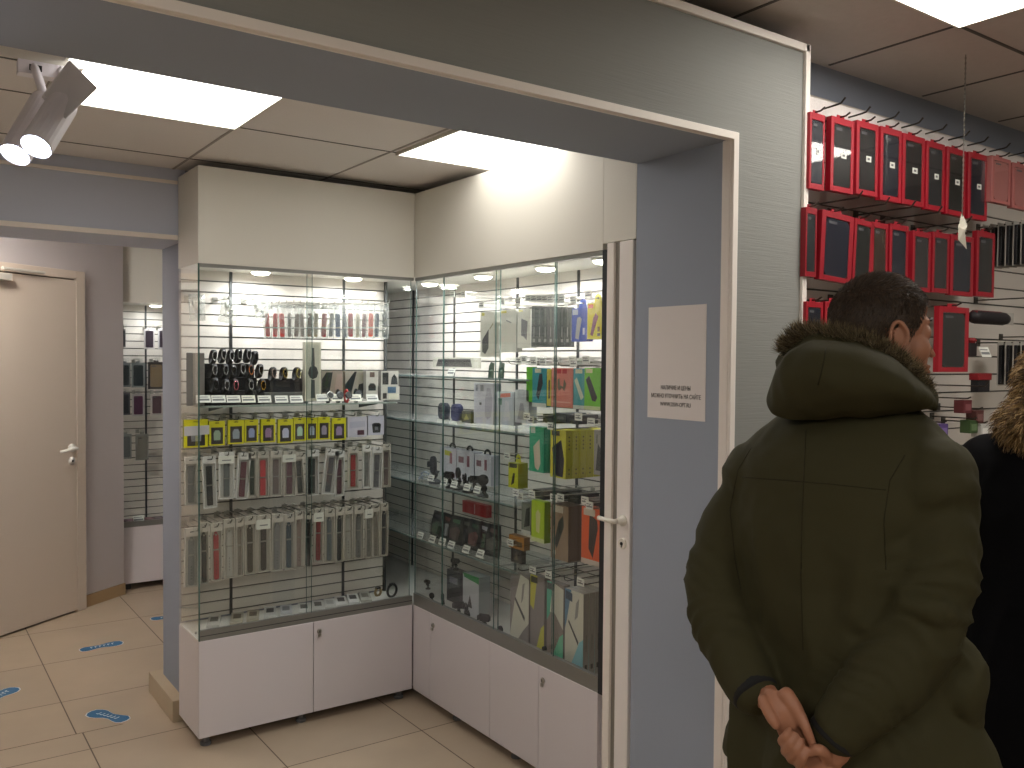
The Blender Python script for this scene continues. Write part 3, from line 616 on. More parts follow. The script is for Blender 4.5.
# cards lying on the case floor
lying = [(214, 622, (190, 188, 184), (90, 90, 86), 'white with a grey picture'), (237, 619, (170, 164, 150), (88, 78, 64), 'tan with a dark picture'), (253, 616.5, (172, 164, 148), (92, 80, 66), 'beige with a brown picture'), (270, 613, (198, 198, 196), (52, 54, 60), 'white with a black picture'), (286, 611, (196, 196, 200), (120, 120, 124), 'pale with a grey picture'), (304, 609, (200, 200, 198), (72, 72, 72), 'white with a charcoal picture'),
         (318, 606.5, (194, 192, 190), (64, 60, 58), 'off-white with a round picture'), (330, 604.5, (190, 190, 188), (160, 160, 158), 'plain whitish'), (341, 602, (206, 204, 202), (60, 58, 60), 'white with a dark square'), (353, 599.5, (202, 202, 202), (62, 62, 64), 'white with a small dark square'), (365, 597.5, (170, 168, 160), (110, 106, 96), 'greyish with a round picture')]
for i, (px, py, c1, c2, nm) in enumerate(lying):
    X, Y = onZ(px, py, Z1+.008); t = thing('strap_card', 'watch strap card lying on the left case floor, %s' % nm, 'watch strap', (X, Y, Z1+.0045), -.35, 'cards lying on the left case floor')
    m = MB(); m.box(-.026, .026, -.075, .075, 0, .012, M(c1, .4)); m.build('card_box', t, bevel=.001)
    m = MB(); m.box(-.016, .016, -.02, .045, .0122, .013, M(c2, .4)); m.build('picture', t)
def ringwatch(px, py, r, label, col):
    X, Y = onZ(px, py, Z1+.004); t = thing('bracelet_ring', label, 'bracelet', (X, Y, Z1+.006+r), .3)
    n = 22; m = MB(); m.tube([(r*math.cos(2*PI*k/n), 0, r*math.sin(2*PI*k/n)) for k in range(n)], .006, M(col, .4), 8, close=True, up=(0, 1, 0)); m.build('loop', t, smooth=True)
    MB().box(-.012, .012, -.008, .008, r-.003, r+.005, M((40, 40, 44), .3)).build('clasp', t, bevel=.001)
ringwatch(392, 597, .030, 'black ring bracelet standing at the right end of case floor', (22, 22, 24))
ringwatch(378, 596, .018, 'small brass-coloured ring bracelet beside the black one', (150, 130, 90))

# ------------------------------------------------------------------ contents of the right case
PR = 2.06
def art_phone(c): return [([(.25, .12), (.5, .05), (.72, .55), (.68, .86), (.4, .92), (.26, .6)], c)]
def rcar(bb, d, front, sd, art, label, group=None, hook=True, pl=PR, price=False, tab=None, cat='boxed power bank', name='power_bank_box', yaw=0, tilt=0):
    if price: art = art+[([(.12, .86), (.7, .86), (.7, .98), (.12, .98)], (206, 196, 178))]
    t = carton(bb, pl, True, d, front, sd, art, label, group, cat, name, tab, tilt, yaw)
    if hook: hookfor(bb, pl, True, 'metal peg hook above the '+hook, group='peg hooks of the right case', dz=-.018, front=.03, tagc=1, wall=XB-.018-pl)
    return t
# top row
rcar((480.5, 312, 494, 357), .03, (206, 203, 190), (170, 168, 156), [([(.15, .38), (.62, .62), (.62, .2), (.38, .06), (.15, .12)], (58, 54, 58)), ([(.1, .92), (.3, .92), (.3, .99), (.1, .99)], (190, 180, 60)), ([(.7, .60), (.95, .72), (.95, .76), (.7, .64)], (150, 140, 110))], 'white carton with dark phone picture, leftmost of the top row', hook='leftmost white carton', pl=2.12)
rcar((500, 310, 516.5, 352), .03, (204, 202, 188), (168, 166, 154), [([(.38, .74), (.7, .68), (.7, .71), (.38, .77)], (110, 110, 110)), ([(.05, .93), (.4, .93), (.4, .99), (.05, .99)], (196, 184, 70))], 'white carton with a thin grey line, middle of the three', hook='middle white carton', pl=2.12)
rcar((517.5, 309, 531, 348), .03, (206, 203, 190), (170, 168, 156), [([(.3, .76), (.76, .68), (.7, .2), (.45, .3), (.3, .32)], (88, 82, 88)), ([(.1, .93), (.4, .93), (.4, .99), (.1, .99)], (196, 184, 70))], 'white carton with grey cuboid picture beside the dark packs', hook='right-hand white carton', pl=2.12)
for i in range(7):
    x0 = 531.5+i*5.6
    rcar((x0, 306+.2*i, x0+5.4, 347), .02, (62, 68, 64), (48, 52, 50), [([(.3, .12), (.7, .12), (.7, .2), (.3, .2)], (150, 150, 144)), ([(.35, .55), (.6, .55), (.6, .95), (.35, .95)], (92, 96, 90)), ([(.45, .25), (.55, .25), (.55, .5), (.45, .5)], (150, 150, 146))],
         'narrow dark cable pack, %s from left in the top row' % ORD[i], 'dark cable packs of the top row', hook='%s dark cable pack' % ORD[i], cat='cable pack', name='cable_pack', pl=2.10)
rcar((572, 308, 587, 341.5), .03, (56, 82, 178), (40, 60, 140), [([(.24, .1), (.46, .06), (.66, .66), (.54, .74), (.36, .7)], (160, 160, 164)), ([(.74, .2), (.86, .2), (.86, .4), (.74, .4)], (200, 205, 220)), ([(.05, .8), (.4, .8), (.4, .96), (.05, .96)], (170, 176, 196))], 'blue carton with a grey power bank picture and blue tab', hook='blue carton', tab=(70, 100, 196))
rcar((587.5, 303, 602, 339), .03, (214, 200, 30), (150, 140, 30), [([(.22, .12), (.38, .08), (.76, .62), (.58, .72), (.42, .6)], (112, 40, 46)), ([(.06, .86), (.4, .86), (.4, .97), (.06, .97)], (206, 84, 44)), ([(.7, .08), (.9, .08), (.9, .16), (.7, .16)], (60, 50, 20)), ([(.72, .2), (.86, .2), (.86, .34), (.72, .34)], (130, 100, 30))], 'yellow carton with a dark red power bank, at right end', hook='yellow carton with red picture', tab=(216, 204, 40))
for i, px in enumerate((459, 470)): hookfor((px-2, 297, px+2, 330), 2.12, True, ('empty long peg hook left of the white cartons', 'empty peg hook nearest the white cartons')[i], group='peg hooks of the right case', dz=0, tagc=1)
# shelves
zS = [onX(450, y, 2.05)[1] for y in (376.5, 424.5, 490, 549)]
yend = [onX(p, 400, 2.05)[0] for p in (530, 526, 515, 520)]
for i in range(4): shelf(2.045, XB-.018, yend[i], YD-.02, zS[i], ('top shelf of the right case, with the flat strap box', 'second shelf of the right case, with the round speakers', 'third shelf of the right case, with car mounts', 'lowest shelf of the right case, with black blister packs')[i])
rcar((433, 357.5, 474, 368), .04, (200, 198, 184), (170, 168, 156), [([(.08, .12), (.96, .12), (.92, .86), (.14, .86)], (60, 58, 60)), ([(.14, .35), (.9, .35), (.9, .65), (.14, .65)], (36, 36, 38))], 'long flat white box with dark strap on the top shelf', hook=False, pl=2.16, cat='watch box', name='strap_case')
X_ = 0
pricetag(450, 375.5, 2.06, True, 'white price tag under the long flat strap box', w=.06, h=.034, group=None)
def flag(px0, py, label):
    a, z = onX(px0, py, 2.07); t = thing('sim_card_pack', label, 'card', (2.07, a, zS[0]), -PI/2)
    MB().prism([(-.022, .0), (.020, .0), (.026, .062), (.0, .068), (-.014, .05)], -.001, .001, M((52, 84, 66), .4)).build('card', t)
    MB().prism([(-.008, .028), (.014, .03), (.012, .036), (-.008, .034)], -.002, -.001, M((130, 160, 140), .4)).build('printed_line', t)
flag(491, 368, 'dark green card standing left of the glass joint'); flag(501, 367, 'dark green card standing right of the glass joint')
def speaker(px, py, col, label):
    a, z = onX(px, py, 2.10); t = thing('round_speaker', label, 'speaker', (2.10, a, zS[1]+.012), -PI/2)
    m = MB(); m.prism(rp(0, .040, .074, .078, .026, 6), -.014, .014, M(col, .8, bump=((400, 400, 400), .4, 0))); m.build('body', t, bevel=.006, smooth=False)
    m = MB(); m.tube([(.03, 0, .01), (.05, 0, .0), (.058, -.005, .012), (.05, -.01, .02)], .002, BLACKP, 6); m.build('cord', t)
    MB().box(-.03, .03, -.02, .02, -.012, .0, TAG).build('base_block', t)
speaker(444, 415, (40, 46, 62), 'dark grey rounded speaker on the second shelf'); speaker(457, 415, (48, 50, 94), 'navy rounded speaker right of the grey one')
rcar((474, 383, 493.5, 424), .04, (204, 202, 212), (160, 160, 170), [([(.58, .2), (.7, .12), (.9, .2), (.95, .6), (.85, .88), (.68, .88), (.58, .6)], (176, 172, 186)), ([(.3, .46), (.4, .46), (.4, .52), (.3, .52)], (30, 30, 34)), ([(.1, .8), (.2, .8), (.2, .95), (.1, .95)], (140, 140, 150)), ([(.35, .8), (.5, .8), (.5, .95), (.35, .95)], (150, 150, 158))], 'tall white box with computer mouse picture on second shelf', hook=False, pl=2.10, cat='boxed gadget', name='mouse_box')
rcar((497, 392, 514, 425), .04, (190, 196, 204), (150, 156, 160), [([(.1, .6), (.3, .6), (.3, .8), (.1, .8)], (80, 130, 110)), ([(.4, .1), (.8, .15), (.7, .7), (.5, .75)], (206, 206, 212)), ([(.2, .82), (.8, .86), (.8, .98), (.2, .94)], (206, 110, 90))], 'bluish white box with small green square on second shelf', hook=False, pl=2.08, cat='boxed gadget', name='gadget_box')
rcar((515, 390, 529, 423), .04, (186, 190, 194), (150, 152, 154), [([(.2, .1), (.8, .1), (.6, .6), (.4, .6)], (150, 150, 156))], 'pale grey box at the right end of second shelf', hook=False, pl=2.08, cat='boxed gadget', name='gadget_box')
rcar((462, 411, 471, 423), .03, (96, 96, 90), (60, 60, 56), [([(.2, .2), (.8, .3), (.5, .8)], (170, 160, 110))], 'small dark gadget between speakers and mouse box', hook=False, pl=2.10, cat='boxed gadget', name='gadget_box')
# second hanging row
rcar((526.5, 367, 533, 402), .02, (104, 190, 44), (84, 160, 40), [], 'narrow bright green carton left of the teal one', hook='narrow green carton', pl=2.08)
rcar((532.5, 368, 546.5, 407), .02, (44, 140, 150), (36, 110, 120), [([(.28, .3), (.45, .18), (.75, .6), (.7, .86), (.5, .84)], (32, 34, 42)), ([(0, 0), (1, 0), (1, .1), (0, .1)], (190, 196, 190)), ([(.2, .88), (.62, .88), (.62, .98), (.2, .98)], (200, 200, 170))], 'teal carton with a black phone picture', hook='teal carton with black phone')
rcar((547, 369, 551, 406), .02, (196, 186, 60), (160, 150, 50), [([(.4, .2), (.8, .2), (.8, .7), (.4, .7)], (80, 80, 60))], 'thin yellow carton between teal and salmon cartons', hook='thin yellow carton')
rcar((551.5, 368, 573, 407.5), .02, (206, 120, 104), (150, 84, 76), [([(.26, .86), (.46, .86), (.46, .97), (.26, .97)], (176, 40, 48)), ([(.52, .86), (.72, .86), (.72, .97), (.52, .97)], (176, 40, 48)), ([(.3, .5), (.38, .42), (.5, .5), (.62, .42), (.7, .6), (.6, .72), (.56, .52), (.42, .56), (.38, .74), (.3, .7)], (110, 100, 80)), ([(.05, .12), (.9, .12), (.9, .15), (.05, .15)], (220, 160, 140))], 'salmon pink carton with cable picture and two red squares', hook='salmon pink carton')
rcar((573.5, 368.5, 584.5, 409), .02, (52, 146, 150), (40, 110, 116), [([(.1, .7), (.3, .78), (.95, .3), (.7, .22)], (196, 206, 180)), ([(0, 0), (1, 0), (1, .09), (0, .09)], (200, 204, 190)), ([(.2, .88), (.8, .88), (.8, .98), (.2, .98)], (206, 206, 170))], 'teal carton with a pale power bank picture', hook='teal carton with pale picture')
rcar((584.5, 368, 600.5, 410), .02, (110, 196, 40), (80, 150, 40), [([(.08, .72), (.3, .82), (.82, .3), (.7, .2), (.5, .22)], (46, 50, 50)), ([(0, 0), (1, 0), (1, .09), (0, .09)], (196, 210, 150)), ([(.1, .88), (.5, .88), (.5, .98), (.1, .98)], (210, 206, 150))], 'bright green carton with black power bank, right end', hook='bright green carton at right end')
# third row
rcar((529.5, 427, 544, 472), .045, (48, 160, 122), (34, 120, 96), [([(.28, .56), (.7, .74), (.78, .2), (.62, .04), (.4, .1)], (206, 190, 170)), ([(.1, .86), (.4, .86), (.4, .99), (.1, .99)], (190, 200, 190))], 'tall green carton with a white device picture', hook='tall green carton', pl=2.06)
for k in range(6):
    loc, w, h, rz = where((550.5, 430, 566, 478), 2.035, True)
    t = thing('power_bank_box', ('yellow carton with large dark phone picture, front of its hook' if k == 0 else 'yellow carton seen edge-on, %s behind the front yellow one' % ORD[k-1]), 'boxed power bank', (2.035+.034*k, loc[1], loc[2]), rz, 'yellow cartons on one hook')
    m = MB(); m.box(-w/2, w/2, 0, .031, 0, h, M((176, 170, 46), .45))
    for q in (.1, .19, .62, .7, .78, .86): m.lathe([(.0035, 0), (.0035, .0006)], M((90, 84, 40), .6), 8, at=(w/2, .015, h*q), axis='x')
    m.build('carton', t, bevel=.001)
    m = MB(); m.box(-w/2+.0005, w/2-.0005, -.001, 0, .0005, h-.0005, M((206, 200, 48), .4))
    m.prism([(-w*.38, h*.62), (w*.2, h*.8), (w*.40, h*.4), (w*.32, h*.03), (-w*.1, h*.04)], -.002, -.001, M((44, 42, 54), .4)); m.box(-w*.42, w*.1, -.002, -.001, h*.88, h*.98, M((80, 76, 50), .5)); m.build('printed_front', t)
hookfor((550.5, 430, 566, 478), 2.035, True, 'dark peg hook carrying the six yellow cartons', group='peg hooks of the right case', dz=-.004, tagc=1, style=1)
rcar((594, 430, 600.8, 475), .08, (150, 148, 138), (110, 108, 100), [([(.3, .1), (.95, .1), (.95, .6), (.6, .7)], (50, 54, 52)), ([(.4, .7), (.5, .7), (.5, .9), (.4, .9)], (60, 60, 58))], 'grey carton with black wedge right of yellow cartons', hook='grey carton at right end')
rcar((508.5, 463, 518, 488), .05, (196, 200, 44), (156, 160, 50), [([(.1, .8), (.9, .82), (.9, .98), (.1, .98)], (70, 70, 50)), ([(.3, .1), (.6, .2), (.7, .6), (.5, .6)], (50, 50, 46))], 'small yellow-green carton with round tab left of green one', hook='small yellow-green carton', tab=(200, 204, 50), pl=2.06, cat='boxed charger', name='charger_box')
# fourth row
rcar((521.5, 503, 530.8, 534), .03, (130, 134, 124), (90, 94, 88), [([(.3, .2), (.9, .3), (.9, .9), (.5, .8)], (40, 44, 42)), ([(0, 0), (1, 0), (1, .12), (0, .12)], (206, 206, 200))], 'grey carton with dark device left of lime carton', hook='grey carton by the lime one')
rcar((531.5, 501, 544.5, 542), .03, (176, 204, 44), (130, 160, 40), [([(.38, .25), (.62, .22), (.7, .7), (.5, .8), (.34, .7)], (206, 206, 150)), ([(0, 0), (1, 0), (1, .1), (0, .1)], (206, 214, 160))], 'lime green carton with a pale device picture', hook='lime green carton')
rcar((551, 505, 568.5, 560), .075, (150, 126, 104), (104, 84, 70), [([(.2, .3), (.35, .2), (.75, .62), (.7, .82), (.45, .7)], (56, 60, 54)), ([(.08, .6), (.24, .6), (.24, .7), (.08, .7)], (70, 64, 56)), ([(.1, .08), (.3, .08), (.3, .16), (.1, .16)], (206, 196, 180))], 'large brown carton with dark phone picture', hook='large brown carton', price=True)
rcar((581.5, 508, 601, 565), .04, (226, 92, 34), (160, 70, 34), [([(.38, .28), (.6, .12), (.84, .66), (.8, .8), (.42, .9)], (60, 50, 46)), ([(0, 0), (1, 0), (1, .09), (0, .09)], (206, 190, 176))], 'orange carton with a black cuboid picture', hook='orange carton', price=True)
rcar((509, 536, 524, 549), .03, (170, 116, 46), (120, 84, 40), [([(.1, .2), (.9, .2), (.9, .6), (.1, .6)], (90, 66, 36))], 'small ochre pack hanging above the dark earpieces', hook=False, pl=2.08, cat='blister pack', name='charger_pack')
rcar((511, 549, 522, 563), .02, (60, 54, 52), (50, 46, 44), [([(.3, .2), (.7, .2), (.5, .8)], (110, 96, 80))], 'small dark pack just below the ochre pack', hook='small ochre pack', pl=2.08, cat='blister pack', name='charger_pack')
# bottom cartons standing on the case floor
def std(bb, d, front, sd, art, label, pl, n=1):
    loc, w, h, rz = where(bb, pl, True); z = Z1+.0045
    h = loc[2]+h-z
    for k in range(n):
        t = thing('power_bank_box', label if k == 0 else label.split(',')[0]+', %s behind the front one' % ORD[k-1], 'boxed power bank', (pl+k*(d+.002), loc[1], z), rz, 'cartons standing on the right case floor')
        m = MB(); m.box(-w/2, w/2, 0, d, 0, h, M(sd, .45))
        if n > 1: m.box(w/2, w/2+.0006, d*.3, d*.7, h*.08, h*.14, BLACKP); m.box(w/2, w/2+.0006, d*.45, d*.6, h*.3, h*.5, M((120, 120, 116), .5))
        m.build('carton', t, bevel=.001)
        m = MB(); m.box(-w/2+.0005, w/2-.0005, -.001, 0, .0005, h-.0005, M(front, .4)); q = 0
        for pts, c_ in art: q += 1; m.prism([(-w/2+w*a, h*b) for a, b in pts], -.001-.0003*q, -.0009, M(c_, .4))
        m.build('printed_front', t)
GR = (132, 124, 122); WH = (206, 204, 190)
std((510.5, 574, 529, 627), .05, GR, (120, 112, 110), [([(.25, .62), (.55, 1), (1, .96), (1, .35), (.7, .22), (.3, .0), (.0, .1)], WH), ([(.25, .62), (.28, .66), (.8, .42), (.78, .36)], (50, 50, 48)), ([(.6, .6), (.7, .66), (.78, .9), (.66, .86)], (140, 138, 130))], 'grey and white two-tone carton, leftmost on the case floor', 2.05)
std((530.5, 576, 544.5, 632), .03, GR, (120, 112, 108), [([(0, 1), (.5, 1), (.25, .55), (0, .6)], (196, 190, 60)), ([(1, 0), (.4, 0), (.8, .35), (1, .4)], (200, 196, 60)), ([(.05, .9), (.5, .9), (.5, .98), (.05, .98)], (70, 66, 50))], 'grey carton with yellow corners on the case floor', 2.05)
std((547, 583, 563.5, 640), .03, (134, 122, 116), (120, 112, 108), [([(0, 1), (.35, 1), (.2, .6), (0, .5)], (70, 170, 140)), ([(.35, 1), (1, .95), (1, .45), (.5, .62), (.2, .62)], WH), ([(1, 0), (.3, .03), (.8, .35), (1, .4)], (110, 196, 160)), ([(.02, .9), (.4, .9), (.4, .98), (.02, .98)], (50, 66, 60))], 'grey white and mint green carton on the case floor', 2.04)
std((565, 591, 583.5, 653), .026, WH, (150, 146, 140), [([(0, 1), (.35, 1), (.1, .6), (0, .5)], (90, 130, 160)), ([(1, 0), (.3, .05), (.8, .4), (1, .45)], (130, 190, 204)), ([(.2, .6), (.22, .63), (.75, .4), (.73, .36)], (50, 50, 48)), ([(.05, .88), (.4, .86), (.4, .96), (.05, .98)], (50, 70, 90)), ([(.55, .65), (.7, .7), (.76, .92), (.62, .86)], (140, 140, 134))], 'white carton with pale blue corners, front of its stack', 2.03, 4)

# phone and car mounts
def mount(px, py, pl, z, label, s=1.0, kind=0, yaw=0, col=(26, 27, 32)):
    a = onX(px, py, pl)[0]; t = thing('phone_mount', label, 'phone mount', (pl, a, z), -PI/2+yaw, 'phone mounts on the right case shelves')
    K = M(col, .45)
    m = MB(); m.lathe([(.026*s, 0), (.026*s, .006*s), (.018*s, .014*s), (.010*s, .018*s)], K, 16); m.build('suction_base', t, smooth=False)
    m = MB(); m.tube([(0, 0, .014*s), (.004*s, .006*s, .035*s), (-.006*s, .0, .058*s)], [.008*s, .006*s, .007*s], K, 8); m.lathe([(.010*s, -.008*s), (.010*s, .008*s)], K, 12, at=(0, 0, .034*s), axis='y'); m.build('arm', t, smooth=True)
    m = MB(); cz = .075*s
    if kind == 0:
        m.box(-.028*s, .028*s, -.012*s, -.004*s, cz-.020*s, cz+.020*s, K)
        for q in (-1, 1): m.prism([(q*.028*s, cz-.014*s), (q*.036*s, cz-.012*s), (q*.036*s, cz+.012*s), (q*.028*s, cz+.014*s)], -.024*s, -.004*s, K)
        m.box(-.008*s, .008*s, -.020*s, -.004*s, cz-.034*s, cz-.018*s, K)
    elif kind == 1:
        m.lathe([(.024*s, -.012*s), (.026*s, -.008*s), (.026*s, 0), (.014*s, .006*s)], K, 20, at=(0, 0, cz), axis='y')
    else:
        m.prism(rp(0, cz, .040*s, .075*s, .019*s, 6), -.014*s, -.002*s, K); m.box(-.040*s, -.018*s, -.010*s, -.004*s, cz-.006*s, cz+.006*s, K); m.box(-.044*s, -.038*s, -.014*s, 0, cz-.012*s, cz+.012*s, K); m.box(.018*s, .040*s, -.010*s, -.004*s, cz-.03*s, cz-.02*s, K)
    m.build('clamp', t, bevel=.0015*s)
z3 = zS[2]+.001; z4 = zS[3]+.001; z0_ = Z1+.005
mount(435, 478, 2.10, z3, 'oval dark grey phone mount, leftmost on third shelf', 1.15, 2, col=(52, 54, 62))
mount(450, 482, 2.08, z3, 'black clamp mount in front of the first white box', .8, 0, .4)
mount(459, 483, 2.09, z3, 'black disc mount in the middle of third shelf', 1.0, 1, -.3)
mount(467, 485, 2.08, z3, 'black clamp mount left of the bent-arm mount', .85, 0, -.5)
mount(475, 487, 2.10, z3, 'black clamp mount before the second white box', .8, 0, .7)
mount(483, 489, 2.07, z3, 'black bent-arm disc mount by the glass joint', .95, 1, .9)
mount(485, 498, 2.055, z3, 'small round black mount at shelf edge by joint', .55, 1, .2)
for i, (bb, l) in enumerate((((440, 448, 456.5, 478), 'first from left'), ((457, 451, 474, 482), 'second from left'), ((475, 455, 491, 485), 'third from left'))):
    t = rcar(bb, .05, (200, 200, 208), (150, 150, 160), [([(.3, .76), (.7, .74), (.7, .9), (.3, .92)], (190, 190, 60)) if i == 0 else ([(.1, .6), (.4, .6), (.4, .8), (.1, .8)], (130, 90, 100)), ([(.6, .5), (.75, .5), (.75, .85), (.6, .85)], (150, 100, 110))], 'white mount box with black ring on top, %s' % l, 'white mount boxes on the third shelf', hook=False, pl=2.19, cat='boxed phone mount', name='mount_box')
    loc, w, h, rz = where(bb, 2.19, True)
    m = MB(); n = 14; m.tube([(.022*math.cos(PI*k/n), .025, h+.001+.020*math.sin(PI*k/n)) for k in range(n+1)], .005, BLACKP, 8); m.build('ring_handle', t, smooth=True)
a, zc_ = onX(425, 482, 2.10); t = thing('crystal_stand', 'glittering clear crystal gadget at left end of third shelf', 'gadget', (2.10, a, z3), 0)
m = MB()
for k in range(40):
    th = random.random()*2*PI; ph = random.random()*PI/2; r = .03
    p = Vector((r*math.cos(th)*math.cos(ph), r*math.sin(th)*math.cos(ph), .004+.04*math.sin(ph))); m.lathe([(.001, -.004), (.005, 0), (.001, .004)], M((190, 200, 216), .1, .5), 6, at=p)
m.build('crystals', t); MB().lathe([(.03, 0), (.028, .004)], PLASTIC, 16).build('base', t)
for i, (px, py) in enumerate(((430, 480), (443, 484), (453, 486.5), (466, 489.5), (476, 492))): pricetag(px, py+1, 2.05, True, 'white price tag, %s from left on third shelf edge' % ORD[i], group='price tags of the right case', w=.05, h=.03)
for i, (px, py) in enumerate(((419, 539), (431, 542.5), (441, 545), (450, 548.5), (465, 553), (479, 557.5))): pricetag(px, py, 2.05, True, 'white price tag, %s from left on lowest shelf edge' % ORD[i], group='price tags of the right case', w=.052, h=.034)
# black blister packs on the lowest shelf
cols = [(60, 90, 70), (190, 190, 200), (110, 90, 90), (70, 70, 78), (120, 70, 70), (70, 110, 84), (100, 100, 96)]
nm = ['green', 'white', 'brown', 'grey', 'dark red', 'sea green', 'stone grey']
for i in range(7):
    x0 = 431+9.2*i; y0 = 511+2.2*i; bb = (x0, y0, x0+10.5, y0+29+1.2*i)
    loc, w, h, rz = where(bb, 2.12+.02*(i % 2), True); h = loc[2]+h-z4-.002
    t = thing('charger_pack', 'black blister pack with %s picture, %s from left, lowest shelf' % (nm[i], ORD[i]), 'blister pack', (loc[0], loc[1], z4), rz, 'black blister packs on the lowest shelf', rot=(-.12, 0, rz+random.uniform(-.1, .1)))
    m = MB(); m.prism([(-w*.62, 0), (w*.62, 0), (w*.66, h*.5), (w*.5, h), (-w*.5, h), (-w*.66, h*.5)], 0, .004, M((30, 32, 38), .5)); m.build('card', t)
    m = MB(); m.prism([(-w*.3, h*.2), (w*.2, h*.16), (w*.36, h*.5), (w*.1, h*.62), (-w*.34, h*.5)], -.014, 0, M(cols[i], .5)); m.prism([(-w*.3, h*.74), (w*.3, h*.72), (w*.3, h*.86), (-w*.3, h*.86)], -.001, 0, M(cols[(i+3) % 7], .5)); m.build('gadget', t)
    m = MB(); m.prism(rp(0, h*.4, w*.95, h*.62, .01), -.018, -.001, PLASTIC); m.build('blister', t)
rcar((462.5, 503, 486.5, 515), .03, (190, 40, 48), (150, 34, 40), [([(.5, .1), (.54, .1), (.54, .9), (.5, .9)], (220, 180, 180))], 'red box lying behind the black blister packs', hook=False, pl=2.27, cat='box', name='red_box')
# bottom of the case
std((447, 571, 460.5, 596), .05, (52, 52, 60), (84, 80, 88), [([(.1, .1), (.9, .1), (.9, .4), (.1, .4)], (40, 40, 46)), ([(.2, .6), (.8, .6), (.8, .8), (.2, .8)], (130, 130, 140))], 'black gadget box with a small mount on top', 2.15)
std((463, 575, 479, 603), .06, (204, 204, 210), (150, 156, 156), [([(.1, .9), (1, .84), (1, 1), (0, 1)], (60, 140, 80)), ([(.3, .2), (.45, .5), (.6, .2)], (30, 30, 34))], 'white box with a green top edge on case floor', 2.10)
hb = onX(453, 571, 2.15)[1]
mount(456, 572, 2.17, hb+.001, 'small black mount standing on the black gadget box', .6, 0, .5)
mount(428, 590, 2.17, z0_, 'tiny brownish mount in far left corner of the floor', .5, 0, .3, (90, 80, 74))
mount(432, 600, 2.05, z0_, 'low black mount at left front of case floor', .55, 1, .4)
mount(443, 601, 2.05, z0_, 'leaning black arm mount beside the low one', .75, 1, -.6)
mount(459, 612, 2.04, z0_, 'black tripod mount in front of black gadget box', .8, 0, .9)
mount(468, 615, 2.04, z0_, 'black clamp mount in front of the green-topped box', .85, 0, -.4)
mount(485, 626, 2.03, z0_, 'black mount left of the tall glass joint', .8, 0, .5)
mount(501, 631, 2.03, z0_, 'small black mount right of the tall glass joint', .55, 1, .1)
mount(476, 604, 2.12, z0_, 'brown-tinted mount behind the clamp mount on floor', .7, 1, .1, (92, 70, 70))
# clutter of dark accessories on hooks between rows
for i, (px, py, c_) in enumerate(((548, 420, (40, 48, 44)), (560, 419, (58, 66, 70)), (572, 421, (36, 40, 42)), (538, 496, (30, 32, 32)), (556, 497, (40, 42, 40)), (573, 500, (34, 36, 34)), (590, 506, (60, 52, 46)))):
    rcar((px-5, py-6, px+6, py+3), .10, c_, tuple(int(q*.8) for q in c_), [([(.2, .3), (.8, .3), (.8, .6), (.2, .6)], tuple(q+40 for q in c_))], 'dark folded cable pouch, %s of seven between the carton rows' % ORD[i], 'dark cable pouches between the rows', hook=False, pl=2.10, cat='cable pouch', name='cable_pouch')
for i, (px, py) in enumerate(((516, 364), (526, 364), (541, 365), (566, 366), (581, 366), (534, 419), (543, 421), (586, 420), (523, 495), (549, 496), (568, 500), (597, 508), (526, 570), (540, 572), (556, 577), (572, 580), (588, 584))):
    hookfor((px-2, py, px+2, py+20), 2.05, True, 'spare peg hook with white tag, %s counting down the carton rows' % ORD[i], group='spare peg hooks of the carton rows', dz=0, tagc=1 if i % 3 else 2, style=1)

# ------------------------------------------------------------------ far case contents
def cover(bb, pl, case, frame, label, group, nm='phone_case_pack', d=.012, sticker=True, tilt=0, pin=True, wall=None, redtop=False, rz_=0, patch=None):
    loc, w, h, rz = where(bb, pl, False)
    t = thing(nm, label, 'phone case', loc, rz_, group, rot=(0, math.radians(tilt), rz_))
    fm = M(frame, .35); m = MB(); b = w*.13; bt = h*.075
    # frame: four bars around the window, closed at the back
    for x0, x1, z0, z1 in ((-w/2, -w/2+b, 0, h), (w/2-b, w/2, 0, h), (-w/2+b, w/2-b, 0, bt), (-w/2+b, w/2-b, h-bt*1.2, h)): m.box(x0, x1, -d/2, d/2, z0, z1, fm)
    m.box(-w/2+.001, w/2-.001, d/2-.002, d/2, .001, h-.001, fm)
    m.box(-w*.16, w*.16, -.001, .001, h, h+.012, fm); m.build('frame', t, bevel=.0015)
    m = MB(); ww, hh = w-2*b-.002, h-2.3*bt
    m.prism(rp(0, bt+hh/2, ww, hh, min(ww, hh)*.14), -d*.46, d*.3, M(case, .35)); 
    m.build('case', t)
    m = MB(); m.prism(rp(-ww*.22, bt+hh*.93, ww*.36, hh*.045, hh*.018), -d*.46-.001, -d*.46, M((96, 96, 100), .3)); m.build('camera_cutout', t)
    MB().box(-w/2+b-.001, w/2-b+.001, -d/2-.0006, -d/2, bt-.001, h-bt*1.2+.001, FILM).build('window_film', t)
    if sticker:
        m = MB(); m.box(-ww*.10, ww*.22, -d/2-.0014, -d/2-.0008, h*.46, h*.54, TAG); m.box(-ww*.02, ww*.12, -d/2-.0018, -d/2-.0014, h*.485, h*.515, PRINT); m.build('price_sticker', t)
    return t
FG = 'phone cases in the far case'
